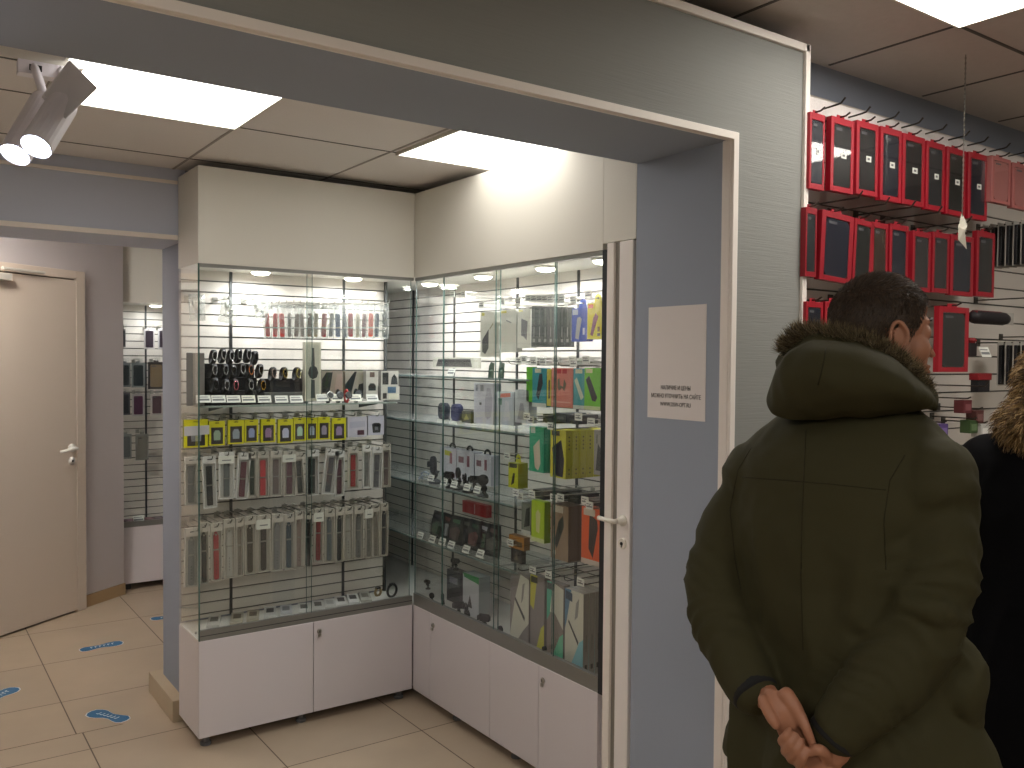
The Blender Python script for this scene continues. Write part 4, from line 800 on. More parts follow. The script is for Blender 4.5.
for bb, c_, f_, l in (((120, 329, 125.5, 347), (60, 62, 66), (120, 118, 116), 'grey phone case at left edge of top row'), ((144, 329, 154.5, 349), (80, 66, 78), (206, 200, 200), 'plum phone case in the top row'), ((158, 329, 168, 349), (76, 64, 74), (200, 196, 196), 'plum phone case at right edge of top row'),
    ((119, 363, 130.5, 387), (46, 54, 56), (120, 124, 126), 'dark teal phone case at left of second row'), ((131.5, 363, 145, 387.5), (50, 62, 64), (140, 146, 146), 'slate green phone case in second row'), ((148, 362, 164, 389), (146, 124, 92), (60, 54, 50), 'gold phone case in a dark frame'),
    ((119, 393, 130, 415), (44, 42, 46), (90, 86, 90), 'black phone case at left of third row'), ((132, 394, 144.5, 416), (110, 56, 92), (196, 190, 190), 'purple phone case in the third row'), ((150.5, 394, 163, 415), (92, 60, 66), (190, 180, 176), 'brown phone case in the third row'),
    ((119, 434, 131.5, 459), (120, 124, 124), (150, 152, 150), 'smoky clear phone case in fourth row'), ((135.5, 434, 148.5, 460), (160, 156, 144), (150, 148, 140), 'pale clear phone case in the fourth row')):
    cover(bb, 6.5, c_, f_, l+' of the far case', FG, sticker=False)
    loc, w, h, rz = where(bb, 6.5, False); pegs(loc, 0, loc[2]+h+.008, 6.65-6.5, .04, 'peg hook of the '+l.replace(' phone case', ' case'), 2, 'peg hooks of the far case')
for i, (px, c_) in enumerate(((126, (80, 50, 60)), (136, (60, 44, 54)), (147, (90, 56, 60)), (157, (60, 46, 52)))):
    X, Y = onZ(px, 520, .44); t = thing('phone_case_box', 'dark red box on the far case floor, %s from left' % ORD[i], 'box', (X, 6.46, .433), 0, 'dark red boxes in the far case'); MB().box(-.035, .035, -.06, .06, 0, .03, M(c_, .5)).build('carton', t, bevel=.001); MB().box(-.02, .02, -.04, .04, .0302, .031, M(tuple(q+50 for q in c_), .5)).build('print', t)
pricetag(139, 522, 6.39, False, 'white price tag on the floor of the far case', group=None, w=.07, h=.045)

# ------------------------------------------------------------------ slat wall of phone cases behind the shoppers
SW = thing('slatwall_panel', 'cream slatwall full of red phone case packs in the front room', 'slatwall', (0, 0, 0), 0)
zt_ = onY(880, 115, YR)[1]
slatwall(SW, XO+.02, 4.88, .1, zt_, YR, step=.0745)
RG = 'red phone case packs on the slatwall'
HG = 'peg hooks on the slatwall'
RED = (164, 22, 40); DK = (34, 36, 44)
def rhook(X, z, label, up_=.02, y1=1.60, yb=YR, tip=.014):
    t = thing('peg_hook', label, 'peg hook', (X, yb, z), 0, HG); L = yb-y1
    m = MB(); m.tube([(0, 0, 0), (0, -L*.86, up_*.8), (0, -L*.93, up_), (0, -L, up_+tip)], .0030, DSTEEL, 6); m.box(-.014, .014, -.004, 0, -.014, .014, DSTEEL); m.build('wire', t)
R1 = [((807, 114, 822, 190), 'navy'), ((828, 119, 851, 193), 'black'), ((854, 123, 875.5, 196), 'black'), ((878, 129, 899, 202), 'navy'), ((900, 136, 922, 206), 'black'), ((924, 143, 942, 211), 'grey'), ((944, 149, 963, 216), 'green-black'), ((966, 154, 985, 220), 'navy')]
colr = {'navy': (36, 42, 62), 'black': (30, 30, 34), 'grey': (56, 62, 66), 'green-black': (38, 44, 40), 'brown': (80, 58, 44), 'blue': (30, 36, 62), 'clear': (66, 62, 64)}
colr = {k: tuple(int(q*.7) for q in v) for k, v in colr.items()}
for i, (bb, nm_) in enumerate(R1):
    cover(bb, 1.70, colr[nm_], RED, 'red pack with %s phone case, %s from left in top row' % (nm_, ORD[i]), RG, 'phone_case_pack', d=.02, tilt=random.uniform(-.6, .6))
    loc, w, h, rz = where(bb, 1.70, False); rhook(loc[0], loc[2]+h+.006, 'dark peg hook of the %s red pack in top row' % ORD[i], up_=.0, y1=1.665, tip=.008)
R2 = [((803, 208, 814, 277), 'grey', 0), ((817, 213, 849, 282), 'blue', 3), ((850, 220, 868.5, 284), 'green-black', 3), ((869, 223, 885, 286), 'brown', 0), ((887, 225, 905.5, 290), 'navy', 0), ((910, 232, 928, 292), 'clear', 0), ((930, 233, 946.5, 293), 'clear', 0), ((948, 236, 971, 296), 'navy', 0), ((974, 232, 992, 297), 'black', 0)]
for i, (bb, nm_, tl) in enumerate(R2):
    cover(bb, 1.70, colr[nm_], (148, 24, 38), 'red pack with %s phone case, %s from left in second row' % (nm_, ORD[i]), RG, 'phone_case_pack', d=.02, sticker=False, tilt=tl)
    loc, w, h, rz = where(bb, 1.70, False); rhook(loc[0], loc[2]+h+.006, 'dark peg hook of the %s red pack in second row' % ORD[i], up_=0, y1=1.665, tip=.008)
    cover(((bb[0]+bb[2])/2-9, bb[1]+3, (bb[0]+bb[2])/2+7, bb[3]-6), 1.76, colr[nm_], (150, 24, 36), 'red pack hanging behind the %s pack of second row' % ORD[i], RG, 'phone_case_pack', d=.02, sticker=False)
R3 = [((803, 302, 820, 364), 'navy'), ((822, 302, 840, 364), 'clear'), ((936, 307, 966, 372), 'black')]
for i, (bb, nm_) in enumerate(R3):
    cover(bb, 1.70, colr[nm_], (164, 28, 42), ('red pack low by the pillar edge, left of the man', 'red pack half hidden by fur hood, left of man', 'red pack directly right of the man\'s face')[i], RG, 'phone_case_pack', d=.02, sticker=False)
    loc, w, h, rz = where(bb, 1.70, False); rhook(loc[0], loc[2]+h+.006, 'dark peg hook of the red pack '+('by the pillar edge', 'half behind the fur hood', "right of the man's face")[i], up_=0, y1=1.665, tip=.008)
# empty hooks slanting up along the top
for i, (px, py) in enumerate(((815, 110), (840, 118.5), (869, 123), (893, 128.5), (917, 134.5), (940, 140.5), (959, 146), (981, 152), (1000, 156.5))):
    X, z = onY(px-2, py+1, 1.80); rhook(X, z-.008, 'empty slanting peg hook over the top row, %s from left' % ORD[i], up_=.010, y1=1.68)
for i, (px, py) in enumerate(((825, 203), (852, 209), (878, 212), (905, 217), (935, 226))):
    X, z = onY(px, py, 1.80); rhook(X, z, 'bent peg hook under the top row, %s from left' % ORD[i], up_=.0, y1=1.66, tip=.02)
for i, (px, py) in enumerate(((840, 298), (940, 385), (985, 300), (1010, 337))):
    X, z = onY(px, py, YR-.04); rhook(X, z, ('bent peg hook just left of the man\'s hair', 'bent peg hook under the pack by the face', 'peg hook left of the black roll pouch', 'peg hook above the thin black packs')[i], up_=.0, y1=1.66, tip=.02)
# rail on top
t = thing('display_rail', 'dark metal rail along the top of the red packs', 'rail', (0, 0, 0)); pa = onY(808, 112, 1.80); pb = onY(1100, 188, 1.80)
MB().box(XO+.03, 4.6, 1.795, 1.803, pa[1]-.004, pa[1]+.004, DSTEEL).build('bar', t)
m = MB()
for x in (2.5, 3.1, 3.7, 4.3): m.box(x-.004, x+.004, 1.80, YR, pa[1]-.004, pa[1]+.004, DSTEEL)
m.build('bracket', t)
# pink packs
PK = (176, 104, 100)
for i, bb in enumerate(((989, 158, 1008, 204), (1010, 165, 1029, 210))):
    cover(bb, 1.68, (186, 120, 116), PK, ('dusty pink phone case pack right of the red row', 'second dusty pink phone case pack at frame edge', 'third dusty pink phone case pack past frame edge')[i], 'pink phone case packs', 'phone_case_pack', d=.02, sticker=False)
    loc, w, h, rz = where(bb, 1.68, False); rhook(loc[0], loc[2]+h+.006, 'peg hook of the %s dusty pink pack' % ORD[i], up_=0, y1=1.64, tip=.008)
# thin packs hung one behind another
Xs = onY(1012, 245, 1.75)[0]; zt2 = onY(1012, 224, 1.75)[1]
for g_, (X0, z0, n, nmr) in enumerate(((Xs, zt2, 8, 'upper right hook'), (onY(1012, 350, 1.75)[0], onY(1012, 343, 1.75)[1], 6, 'hook above the blond fur hood'))):
    for k in range(n):
        y = 1.62+.03*k; t = thing('phone_case_pack', 'thin black pack, %s from the front on the %s' % (ORD[k], nmr), 'phone case', (X0, y, z0-.17), 0, 'thin black packs seen edge-on')
        MB().box(-.045, .045, 0, .012, 0, .16, M((30, 30, 34), .4)).build('case', t, bevel=.002); MB().box(-.05, .05, .012, .0145, -.005, .175, M((176, 172, 164), .5)).build('backing_card', t); MB().box(-.046, .046, -.001, 0, 0, .16, PLASTIC).build('film', t)
    rhook(X0, z0+.002, 'peg hook carrying thin black packs on the '+nmr, up_=0, y1=1.58)
t = thing('roll_pouch', 'black and dark red roll pouch hanging sideways by the red pack', 'pouch', (*onY(971, 317, 1.72)[:1], 1.72, onY(971, 317, 1.72)[1]), 0)
w_ = onY(1006, 317, 1.72)[0]-onY(971, 317, 1.72)[0]
MB().tube([(0, 0, 0), (w_*.1, 0, .001), (w_*.9, 0, .001), (w_, 0, 0)], [.018, .026, .026, .020], M((26, 20, 24), .6), 12).build('roll', t, smooth=True); MB().tube([(w_*.05, -.002, .014), (w_*.8, -.002, .014)], .014, M((110, 26, 34), .6), 10).build('red_flap', t); MB().box(w_, w_+.055, -.004, -.001, -.022, .026, M((170, 166, 158), .6)).build('price_label', t)
t = thing('accessory_pack', 'red-topped black accessory pack above the dark coat', 'accessory', (onY(984, 392, 1.70)[0], 1.70, onY(984, 392, 1.70)[1]), 0)
MB().box(-.045, .045, 0, .03, 0, .05, M((26, 24, 28), .6)).build('body', t, bevel=.003); MB().box(-.05, .05, -.004, .034, .046, .072, M((140, 28, 34), .5)).build('red_header', t, bevel=.002)
pricetag(987, 357, 1.66, False, 'white price tag left of the thin black packs', w=.07, h=.04, group=None)
t = thing('accessory_pack', 'dark red accessory pack left of the price tag', 'accessory', (onY(973, 356, 1.72)[0], 1.72, onY(973, 356, 1.72)[1]), 0)
MB().box(-.03, .03, 0, .03, 0, .05, M((34, 26, 28), .6)).build('body', t, bevel=.003); MB().lathe([(.016, 0), (.022, .01), (.014, .02)], M((130, 32, 36), .5), 12, at=(0, .01, .05)).build('red_header', t)
for i, (px, py, c_, l) in enumerate(((944, 432, (92, 70, 130), 'purple box peeking over the man\'s shoulder'), (974, 428, (60, 84, 44), 'green box between the two shoppers'), (985, 432, (196, 194, 188), 'white card by the dark coat'), (968, 408, (100, 40, 44), 'dark red narrow pack above the green box'), (980, 418, (90, 50, 46), 'brown red pack by the green box'))):
    X, z = onY(px, py, 1.72); t = thing('accessory_box', l, 'box', (X, 1.72, z-.02), 0); MB().box(-.03, .03, 0, .04, 0, .05, M(c_, .5)).build('carton', t, bevel=.002); MB().box(-.02, .02, -.001, 0, .01, .035, M(tuple(min(255, q+40) for q in c_), .5)).build('print', t); rhook(X, z+.036, 'dark peg hook of the '+l, up_=0, y1=1.71, tip=.006)
# chain with paper star
X, z = onY(962, 222, 1.55); zt3 = onY(960, 120, 1.55)[1]
t = thing('paper_star', 'folded white paper star hanging on a chain before the packs', 'ornament', (X, 1.55, z), 0)
m = MB(); k = 0; zz = .0
while zz < ZM-z-.004: m.box(-.0022, .0022, -.0006 if k % 2 else -.002, .0006 if k % 2 else .002, zz, zz+.008, STEEL); zz += .0085; k += 1
m.build('chain', t)
m = MB(); pts = [(0, 0, .03), (.018, -.01, -.012), (.012, 0, -.05), (-.004, -.012, -.028), (.035, .0, -.088), (-.012, .004, -.06), (-.02, 0, -.02)]
m.add([Vector(p)+Vector((0, o_, 0)) for o_ in (0, .002) for p in pts], [(0, 1, 6), (1, 3, 6), (1, 2, 3), (3, 5, 6), (3, 4, 5), (2, 4, 3), (7, 13, 8), (8, 13, 10), (8, 10, 9), (10, 13, 12), (10, 12, 11), (9, 10, 11), (0, 7, 8, 1), (1, 8, 9, 2), (2, 9, 11, 4), (4, 11, 12, 5), (5, 12, 13, 6), (6, 13, 7, 0)], M((206, 200, 184), .6)); m.build('star', t)

# ------------------------------------------------------------------ poster, footprints, track lights
ys = [1.799, 2.044]; zp = [1.417, 1.769]
ps = thing('wall_notice', 'white paper notice with three lines of text on blue pillar', 'notice', (XR, sum(ys)/2, zp[0]), -PI/2)
w_, h_ = ys[1]-ys[0], zp[1]-zp[0]
MB().box(-w_/2, w_/2, -.0016, -.0004, 0, h_, M((226, 219, 216), .6)).build('paper', ps)
def text(s, size, x, z, parent, name, mat, sx=1, y=-.0022, al='CENTER'):
    cu = bpy.data.curves.new(name, 'FONT'); cu.body = s; cu.size = size; cu.align_x = al; cu.extrude = .0002
    o = bpy.data.objects.new('tmp', cu); C.objects.link(o); dg = bpy.context.evaluated_depsgraph_get()
    me = bpy.data.meshes.new_from_object(o.evaluated_get(dg)); bpy.data.objects.remove(o)
    me.materials.clear(); me.materials.append(mat)
    q = bpy.data.objects.new(name, me); C.objects.link(q); q.parent = parent; q.location = (x, y, z); q.rotation_euler = (PI/2, 0, 0); q.scale = (sx, 1, 1); return q
INK = M((44, 42, 42), .7)
fz = lambda py: onX(678, py, XR)[1]-zp[0]
text('НАЛИЧИЕ И ЦЕНЫ', .0185, .0, fz(390), ps, 'printed_line', INK, .75); text('МОЖНО УТОЧНИТЬ НА САЙТЕ', .0185, .0, fz(398.5), ps, 'printed_line', INK, .75); text('WWW.DSW-OPT.RU', .0185, .0, fz(406.8), ps, 'printed_line', INK, .75)

SOLE = [(0, -1), (.24, -.96), (.34, -.78), (.30, -.5), (.22, -.22), (.24, .05), (.38, .32), (.44, .58), (.38, .82), (.2, .97), (0, 1), (-.2, .94), (-.32, .74), (-.34, .48), (-.26, .2), (-.2, -.05), (-.26, -.4), (-.32, -.72), (-.2, -.94)]
def footp(x, y, rz, label, L=.135, mir=1):
    t = thing('footprint_sticker', label, 'floor sticker', (x, y, 0), rz, 'blue footprint stickers')
    MB().prism([(mir*a*L*1.08, b*L*1.05) for a, b in SOLE], .0005, .0012, M((206, 210, 212), .5), axis='z').build('white_rim', t)
    MB().prism([(mir*a*L, b*L) for a, b in SOLE], .0012, .0018, M((36, 98, 140), .5), axis='z').build('blue_sole', t)
    m = MB()
    for k in range(6):
        yy = -.5*L+k*.2*L; m.box(-.10*L, .10*L, yy, yy+.035*L, .0018, .0022, M((220, 226, 230), .5)); m.box(-.10*L, -.06*L, yy, yy+.12*L, .0018, .0022, M((220, 226, 230), .5))
    m.build('lettering', t)
def fp(p1, p2, label, mir=1):
    a = Vector(onZ(*p1, 0)); b = Vector(onZ(*p2, 0)); c_ = (a+b)/2; d_ = b-a; footp(c_.x, c_.y, math.atan2(-d_.x, d_.y), label, L=max(.11, min(.15, d_.length/2)), mir=mir)
fp((80, 650.5), (122, 642), 'blue footprint sticker on the tile in front of far door')
fp((125, 720), (93, 712), 'blue footprint sticker nearest the pillar plinth', -1)
fp((-16, 704), (12, 689), 'blue footprint sticker cut by the left picture edge')
fp((151, 619.5), (190, 614), 'blue footprint sticker mostly hidden behind blue pillar', -1)

# track spotlights
tk = thing('light_track', 'white ceiling light track carrying the two spotlights', 'light track', (0, 0, 0)); X0, Y0 = onZ(62, 68, ZC-.03)
MB().box(X0-.6, X0+.05, Y0-.018, Y0+.018, ZC-.03, ZC-.0005, WHITE2).build('rail', tk, bevel=.002); MB().box(X0-.6, X0+.04, Y0-.006, Y0+.006, ZC-.0306, ZC-.03, BLACKP).build('slot', tk)
def spot(top, lens, Y1, Y2, label, e):
    T = Vector((onY(*top, Y1)[0], Y1, onY(*top, Y1)[1])); Lp = Vector((onY(*lens, Y2)[0], Y2, onY(*lens, Y2)[1]))
    t = thing('track_spotlight', label, 'spotlight', tuple(T), 0, 'track spotlights'); d = (Lp-T); ln = d.length; d.normalize()
    hw = M((236, 232, 238), .35); O = Vector((0, 0, 0)); e1 = d.cross(Vector((0, 0, 1))).normalized()
    m = MB(); m.lathe([(.020, 0), (.034, .006), (.036, .02), (.036, ln-.004), (.034, ln), (.028, ln-.006)], hw, 24, at=O, ax=d); m.build('lamp_head', t, smooth=False)
    m = MB(); m.lathe([(.028, ln-.007), (.027, ln-.004), (.001, ln-.003)], EM((.72, .80, 1), 22), 24, at=O, ax=d); m.build('lens', t)
    m = MB(); up_ = Vector((X0, Y0, ZC-.03))-T if e else Vector((X0-.07, Y0, ZC-.03))-T
    m.tube([d*.01, up_*.5, up_], .011, hw, 10); m.tube([d*ln*.45+e1*.038, d*ln*.1+e1*.036, d*.0], .005, hw, 8)
    m.lathe([(.010, 0), (.010, .008)], STEEL, 10, at=d*ln*.45+e1*.036, ax=e1); m.build('bracket', t, smooth=True)
    m = MB(); m.box(up_.x-.035, up_.x+.035, up_.y-.02, up_.y+.02, up_.z-.035, up_.z, hw); m.box(up_.x-.01, up_.x+.02, up_.y-.0206, up_.y-.02, up_.z-.026, up_.z-.010, BLACKP); m.build('track_adapter', t, bevel=.003)
    ld = bpy.data.lights.new('spot_lamp', 'SPOT'); ld.energy = SPOTW; ld.color = (.78, .86, 1); ld.spot_size = math.radians(60); ld.spot_blend = .6; ld.shadow_soft_size = .025
    lo = bpy.data.objects.new('lamp', ld); C.objects.link(lo); lo.parent = t; lo.location = d*(ln+.004); lo.rotation_euler = d.to_track_quat('-Z', 'Y').to_euler()
    return t, d, ln, T
t, d, ln, T = spot((64, 102), (36, 147), 2.42, 2.34, 'white track spotlight nearest the lit panel, blue-white glare', 1)
spot((47, 100), (15, 155), 2.52, 2.44, 'second white track spotlight, further left behind the first', 0)
bd = MB(); q = Matrix(((1, 0, 0), (0, 1, 0), (0, 0, 1)))
a1 = Vector((onY(72, 82, 2.44)[0], 2.44, onY(72, 82, 2.44)[1]))-T; a2 = Vector((onY(84, 108, 2.40)[0], 2.40, onY(84, 108, 2.40)[1]))-T
u = Vector((onY(97, 90, 2.40)[0], 2.40, onY(97, 90, 2.40)[1]))-T; v0 = Vector((onY(66, 132, 2.36)[0], 2.36, onY(66, 132, 2.36)[1]))-T
P = [Vector((onY(px, py, yy)[0], yy, onY(px, py, yy)[1]))-T for px, py, yy in ((70, 60, 2.44), (98, 88, 2.40), (66, 119, 2.35), (43, 96, 2.40))]
bn = Vector((.0, .035, .006)); bd.add([p for p in P]+[p+bn for p in P], [(0, 1, 2, 3), (4, 7, 6, 5), (0, 4, 5, 1), (1, 5, 6, 2), (2, 6, 7, 3), (3, 7, 4, 0)], M((226, 224, 228), .4)); bd.build('driver_box', t, bevel=.003)
# ------------------------------------------------------------------ shoppers
from mathutils.bvhtree import BVHTree
def loft(m, rings, mat, n=28, cap=True):      # rings: (centre, half-axis a, half-axis b)
    vs = []; fs = []
    for c, a, b in rings:
        c, a, b = Vector(c), Vector(a), Vector(b)
        for k in range(n): t = 2*PI*k/n; vs.append(c+a*math.cos(t)+b*math.sin(t))
    for i in range(len(rings)-1):
        for k in range(n): fs.append((i*n+k, i*n+(k+1) % n, (i+1)*n+(k+1) % n, (i+1)*n+k))
    if cap: fs += [tuple(range(n-1, -1, -1)), tuple((len(rings)-1)*n+k for k in range(n))]
    m.add(vs, fs, mat)
def ell(m, c, r, mat, rot=None, n=20):
    c = Vector(c); R_ = rot or Matrix.Identity(3); rings = []
    for j in range(1, 12):
        ph = PI*j/12; z = -math.cos(ph); s = math.sin(ph)
        rings.append((c+R_@Vector((0, 0, r[2]*z)), R_@Vector((r[0]*s, 0, 0)), R_@Vector((0, r[1]*s, 0))))
    loft(m, rings, mat, n)
def limb(m, pts, rad, mat, n=16, fl=1, up=(0, 1, .1)):   # tapered tube with rounded ends
    pts = [Vector(p) for p in pts]; P = []; R_ = []
    for i in range(len(pts)-1):
        for k in range(5):
            t = k/5; P.append(pts[i].lerp(pts[i+1], t)); R_.append(rad[i]*(1-t)+rad[i+1]*t)
    P.append(pts[-1]); R_.append(rad[-1])
    for _ in range(2):
        P = [P[0]]+[(P[i-1]+P[i]*2+P[i+1])/4 for i in range(1, len(P)-1)]+[P[-1]]
    d0 = (P[0]-P[1]).normalized(); d1 = (P[-1]-P[-2]).normalized()
    P = [P[0]+d0*R_[0]*.8, P[0]+d0*R_[0]*.5]+P+[P[-1]+d1*R_[-1]*.5, P[-1]+d1*R_[-1]*.8]; R_ = [R_[0]*.55, R_[0]*.85]+R_+[R_[-1]*.85, R_[-1]*.55]
    m.tube(P, R_, mat, n, flat=fl, up=up)
def fuse(m, name, parent, voxel, smooth=6, fn=None, mat=None, fac=.5):
    o = m.build('tmp'); r = o.modifiers.new('r', 'REMESH'); r.mode = 'VOXEL'; r.voxel_size = voxel
    if smooth: s = o.modifiers.new('s', 'SMOOTH'); s.iterations = smooth; s.factor = fac
    dg = bpy.context.evaluated_depsgraph_get(); me = bpy.data.meshes.new_from_object(o.evaluated_get(dg)); bpy.data.objects.remove(o)
    me.name = name; me.materials.clear(); me.materials.append(mat)
    if fn:
        ns = [v.normal.copy() for v in me.vertices]
        for v, nn in zip(me.vertices, ns): v.co = fn(v.co.copy(), nn)
    me.polygons.foreach_set('use_smooth', [True]*len(me.polygons)); me.update()
    q = bpy.data.objects.new(name, me); C.objects.link(q); q.parent = parent; return q
def blades(items, name, parent, mats, w=.0012):    # items: (root, tip, bend) ; thin hair strands with three faces each
    m = MB()
    for i, (a, b, c) in enumerate(items):
        mt = mats[i % len(mats)]; d = (b-a); s = d.cross(Vector((random.uniform(-1, 1), random.uniform(-1, 1), random.uniform(-1, 1)))).normalized()*w
        mid = (a+b)/2+c; s2 = d.normalized().cross(s)*1.0
        m.add([a-s, a+s, a+s2, mid-s*.8, mid+s*.8, mid+s2*.8, b], [(0, 1, 4, 3), (1, 2, 5, 4), (2, 0, 3, 5), (3, 4, 6), (4, 5, 6), (5, 3, 6)], mt)
    o = m.build(name, parent); o['kind'] = 'stuff' if False else None
    del o['kind']; return o

SKIN = M((160, 110, 84), .5, name='skin', var=.06, bump=((60, 60, 60), .1, 0))
OL = M(JK, .78, bump=((500, 500, 500), .12, 0), var=.05, name='olive_cotton')
OL2 = M(tuple(int(c*.72) for c in JK), .8, name='olive_seam')
INNER = M((16, 16, 18), .9, name='dark_lining')
pa0 = math.radians(35.2637)+math.atan((838-512)/FPX); DM = 1.83
rr_ = DM/math.cos(math.atan((838-512)/FPX))
MAN = Vector((rr_*math.sin(pa0), rr_*math.cos(pa0), 0)); AW = Vector((math.sin(pa0), math.cos(pa0), 0)); RT = Vector((math.cos(pa0), -math.sin(pa0), 0))
man = thing('person', 'man in olive hooded parka seen from behind, hands clasped behind his back', 'person', tuple(MAN), -pa0)
def PP(px, py, v, root=MAN, aw=AW, rt=RT):
    d = ray(px, py); t = ((root.dot(aw)+v))/d.dot(aw); p = Vector((0, 0, CH))+d*t; q = p-root
    return Vector((q.dot(rt), v, p.z))
tb = math.radians(24); SR = Vector((math.cos(tb), -math.sin(tb), 0)); FW = Vector((math.sin(tb), math.cos(tb), 0))   # body turned to the right
# --- parka
j = MB()
TR = [  # px left, px right, py, centre v, half depth
    (722, 1010, 790, -.01, .20), (722, 1006, 765, -.01, .19), (732, 985, 720, -.01, .17), (738, 962, 680, -.01, .155), (736, 955, 640, -.01, .15), (732, 955, 590, -.01, .152), (728, 958, 530, -.005, .158), (727, 962, 490, -.0, .155), (731, 962, 468, .0, .15), (742, 955, 450, .0, .14), (757, 948, 434, .0, .125), (775, 936, 420, .005, .11), (795, 922, 408, .01, .095), (812, 908, 396, .015, .085)]
def tring(l, r, y, v, b):
    a = PP(l, y, v); c = PP(r, y, v); ce = (a+c)/2; hw = (c-a).length/2
    k = math.sqrt(max(.0004, hw*hw-(b*math.sin(tb))**2))/math.cos(tb)
    return (ce, SR*k, FW*b)
loft(j, [tring(*q) for q in TR], OL, 40)
low = PP(860, 768, 0).z
# shoulders
LS = PP(757, 478, .06); RS = PP(928, 482, -.07)
ell(j, LS, (.078, .10, .085), OL); ell(j, RS, (.092, .11, .095), OL)
limb(j, [PP(758, 486, .06), PP(733, 530, .05), PP(714, 585, .0), PP(722, 625, -.05), PP(741, 665, -.11), PP(753, 690, -.15)], [.070, .076, .068, .066, .058, .052], OL, 20)
limb(j, [PP(925, 486, -.07), PP(932, 535, -.09), PP(928, 590, -.115), PP(915, 640, -.15), PP(880, 685, -.185), PP(850, 716, -.200), PP(838, 730, -.205)], [.086, .092, .086, .078, .070, .058, .052], OL, 20)
# big inner folds at the elbow of the right sleeve
limb(j, [PP(905, 600, -.19), PP(940, 612, -.20), PP(958, 612, -.16)], [.026, .034, .02], OL, 10)
limb(j, [PP(890, 640, -.18), PP(925, 652, -.20), PP(950, 655, -.15)], [.03, .036, .02], OL, 10)
limb(j, [PP(700, 560, .0), PP(722, 575, -.03), PP(740, 570, .0)], [.03, .034, .02], OL, 10)
limb(j, [PP(705, 605, -.01), PP(725, 620, -.05), PP(742, 612, -.03)], [.03, .034, .02], OL, 10)
# pocket flap bulge on the right hip
limb(j, [PP(945, 650, -.09), PP(958, 690, -.10), PP(962, 715, -.09)], [.05, .055, .03], OL, 12)
RSL = [(PP(928, 470, -.07), PP(928, 590, -.115)), (PP(915, 640, -.15), PP(832, 738, -.21)), (PP(752, 465, .07), PP(714, 585, .0)), (PP(722, 625, -.05), PP(753, 690, -.15))]
def seg(p, a, b):
    d = b-a; t = max(0, min(1, (p-a).dot(d)/d.length_squared)); return (p-(a+d*t)).length, t, (p-a).dot(d.normalized())
def ridge(x): x = x % 1; return 1-abs(2*x-1)
def folds(p, n):
    best = min((seg(p, a, b)+(i,) for i, (a, b) in enumerate(RSL)), key=lambda q: q[0]); dd, t, along, i = best
    w_arm = max(0, min(1, (.125-dd)/.04)); a, b = RSL[i]; ax = (b-a).normalized()
    q = noise.noise(p*7)
    # sleeves: rings of creases, stronger by the elbow
    el = (t if i in (0, 2) else 1-t)
    arm = (abs(noise.noise(Vector((along*(20+6*noise.noise(p*2.5))+q*1.6, dd*3, i*5+p.z*2))))-.25)*(-.024)*(.35+.65*el)*(.65 if i > 1 else 1)
    # back: long hanging folds
    s = p.dot(SR); tz = max(0, min(1, (1.36-p.z)/.3))
    bk = (abs(noise.noise(Vector((s*9+noise.noise(p*3)*.8, p.z*1.6, 3))))-.22)*(-.052)*tz+.006*noise.noise(p*11)
    return p+n*(arm*w_arm+bk*(1-w_arm)+.0022*noise.noise(p*32))
jk = fuse(j, 'parka', man, .0075, 5, folds, OL)
def castseam(o, pts, name, mat, r=.0011, off=.0):
    bv = BVHTree.FromObject(o, bpy.context.evaluated_depsgraph_get()); inv = Matrix.Rotation(pa0, 3, 'Z'); out = []
    og = inv@(Vector((0, 0, CH))-MAN)
    P = []
    for i in range(len(pts)-1):
        n = max(2, int(math.dist(pts[i], pts[i+1])/4))
        for k in range(n): t = k/n; P.append((pts[i][0]*(1-t)+pts[i+1][0]*t, pts[i][1]*(1-t)+pts[i+1][1]*t))
    P.append(pts[-1])
    for px, py in P:
        h = bv.ray_cast(og, (inv@ray(px, py)).normalized())
        if h[0]: out.append(h[0]+h[1]*off)
    if len(out) > 2:
        m = MB(); m.tube(out, r, mat, 6); return m.build(name, o, smooth=True)
castseam(jk, [(806, 430), (802, 520), (801, 580), (803, 650)], 'back_seam', OL2)
castseam(jk, [(742, 477), (780, 480), (830, 484), (886, 490)], 'yoke_seam', OL2)
castseam(jk, [(752, 447), (738, 470), (730, 510), (735, 560), (741, 590)], 'armhole_seam', OL2)
castseam(jk, [(905, 455), (890, 480), (884, 520), (886, 570)], 'armhole_seam', OL2)
# --- hood hanging on the back
h = MB(); HR = []
def hr(px, y0, y1, v, dv, tilt=0): return (PP(px, (y0+y1)/2, v), Vector((0, -dv*.25, (PP(px, y0, v).z-PP(px, y1, v).z)/2)), Vector((0, dv, 0)))
for q in ((769, 388, 408, -.03, .03), (774, 366, 417, -.05, .07), (786, 350, 420.5, -.065, .095), (805, 343, 421, -.075, .115), (830, 341, 421, -.085, .125), (858, 345, 420, -.09, .125), (885, 355, 417, -.09, .12), (908, 372, 413, -.08, .10), (925, 388, 410, -.06, .07), (934, 398, 412, -.05, .04), (938, 404, 414, -.045, .02)): h_ = hr(*q); HR.append(h_)
loft(h, HR, OL, 28)
# rim of the hood curling up toward the fur
limb(h, [PP(785, 362, -.02), PP(810, 350, -.07), PP(845, 352, -.09), (PP(880, 365, -.09)), PP(910, 385, -.07), PP(928, 398, -.05)], [.03, .036, .036, .034, .03, .022], OL, 14)
def hf(p, n): return p+n*((abs(noise.noise(Vector((p.x*10, p.y*6, p.z*9))))-.2)*-.014+.003*noise.noise(p*24))
hood = fuse(h, 'hood', man, .007, 7, hf, OL)
castseam(hood, [(826, 348), (822, 370), (818, 385)], 'hood_seam', OL2, .0014)
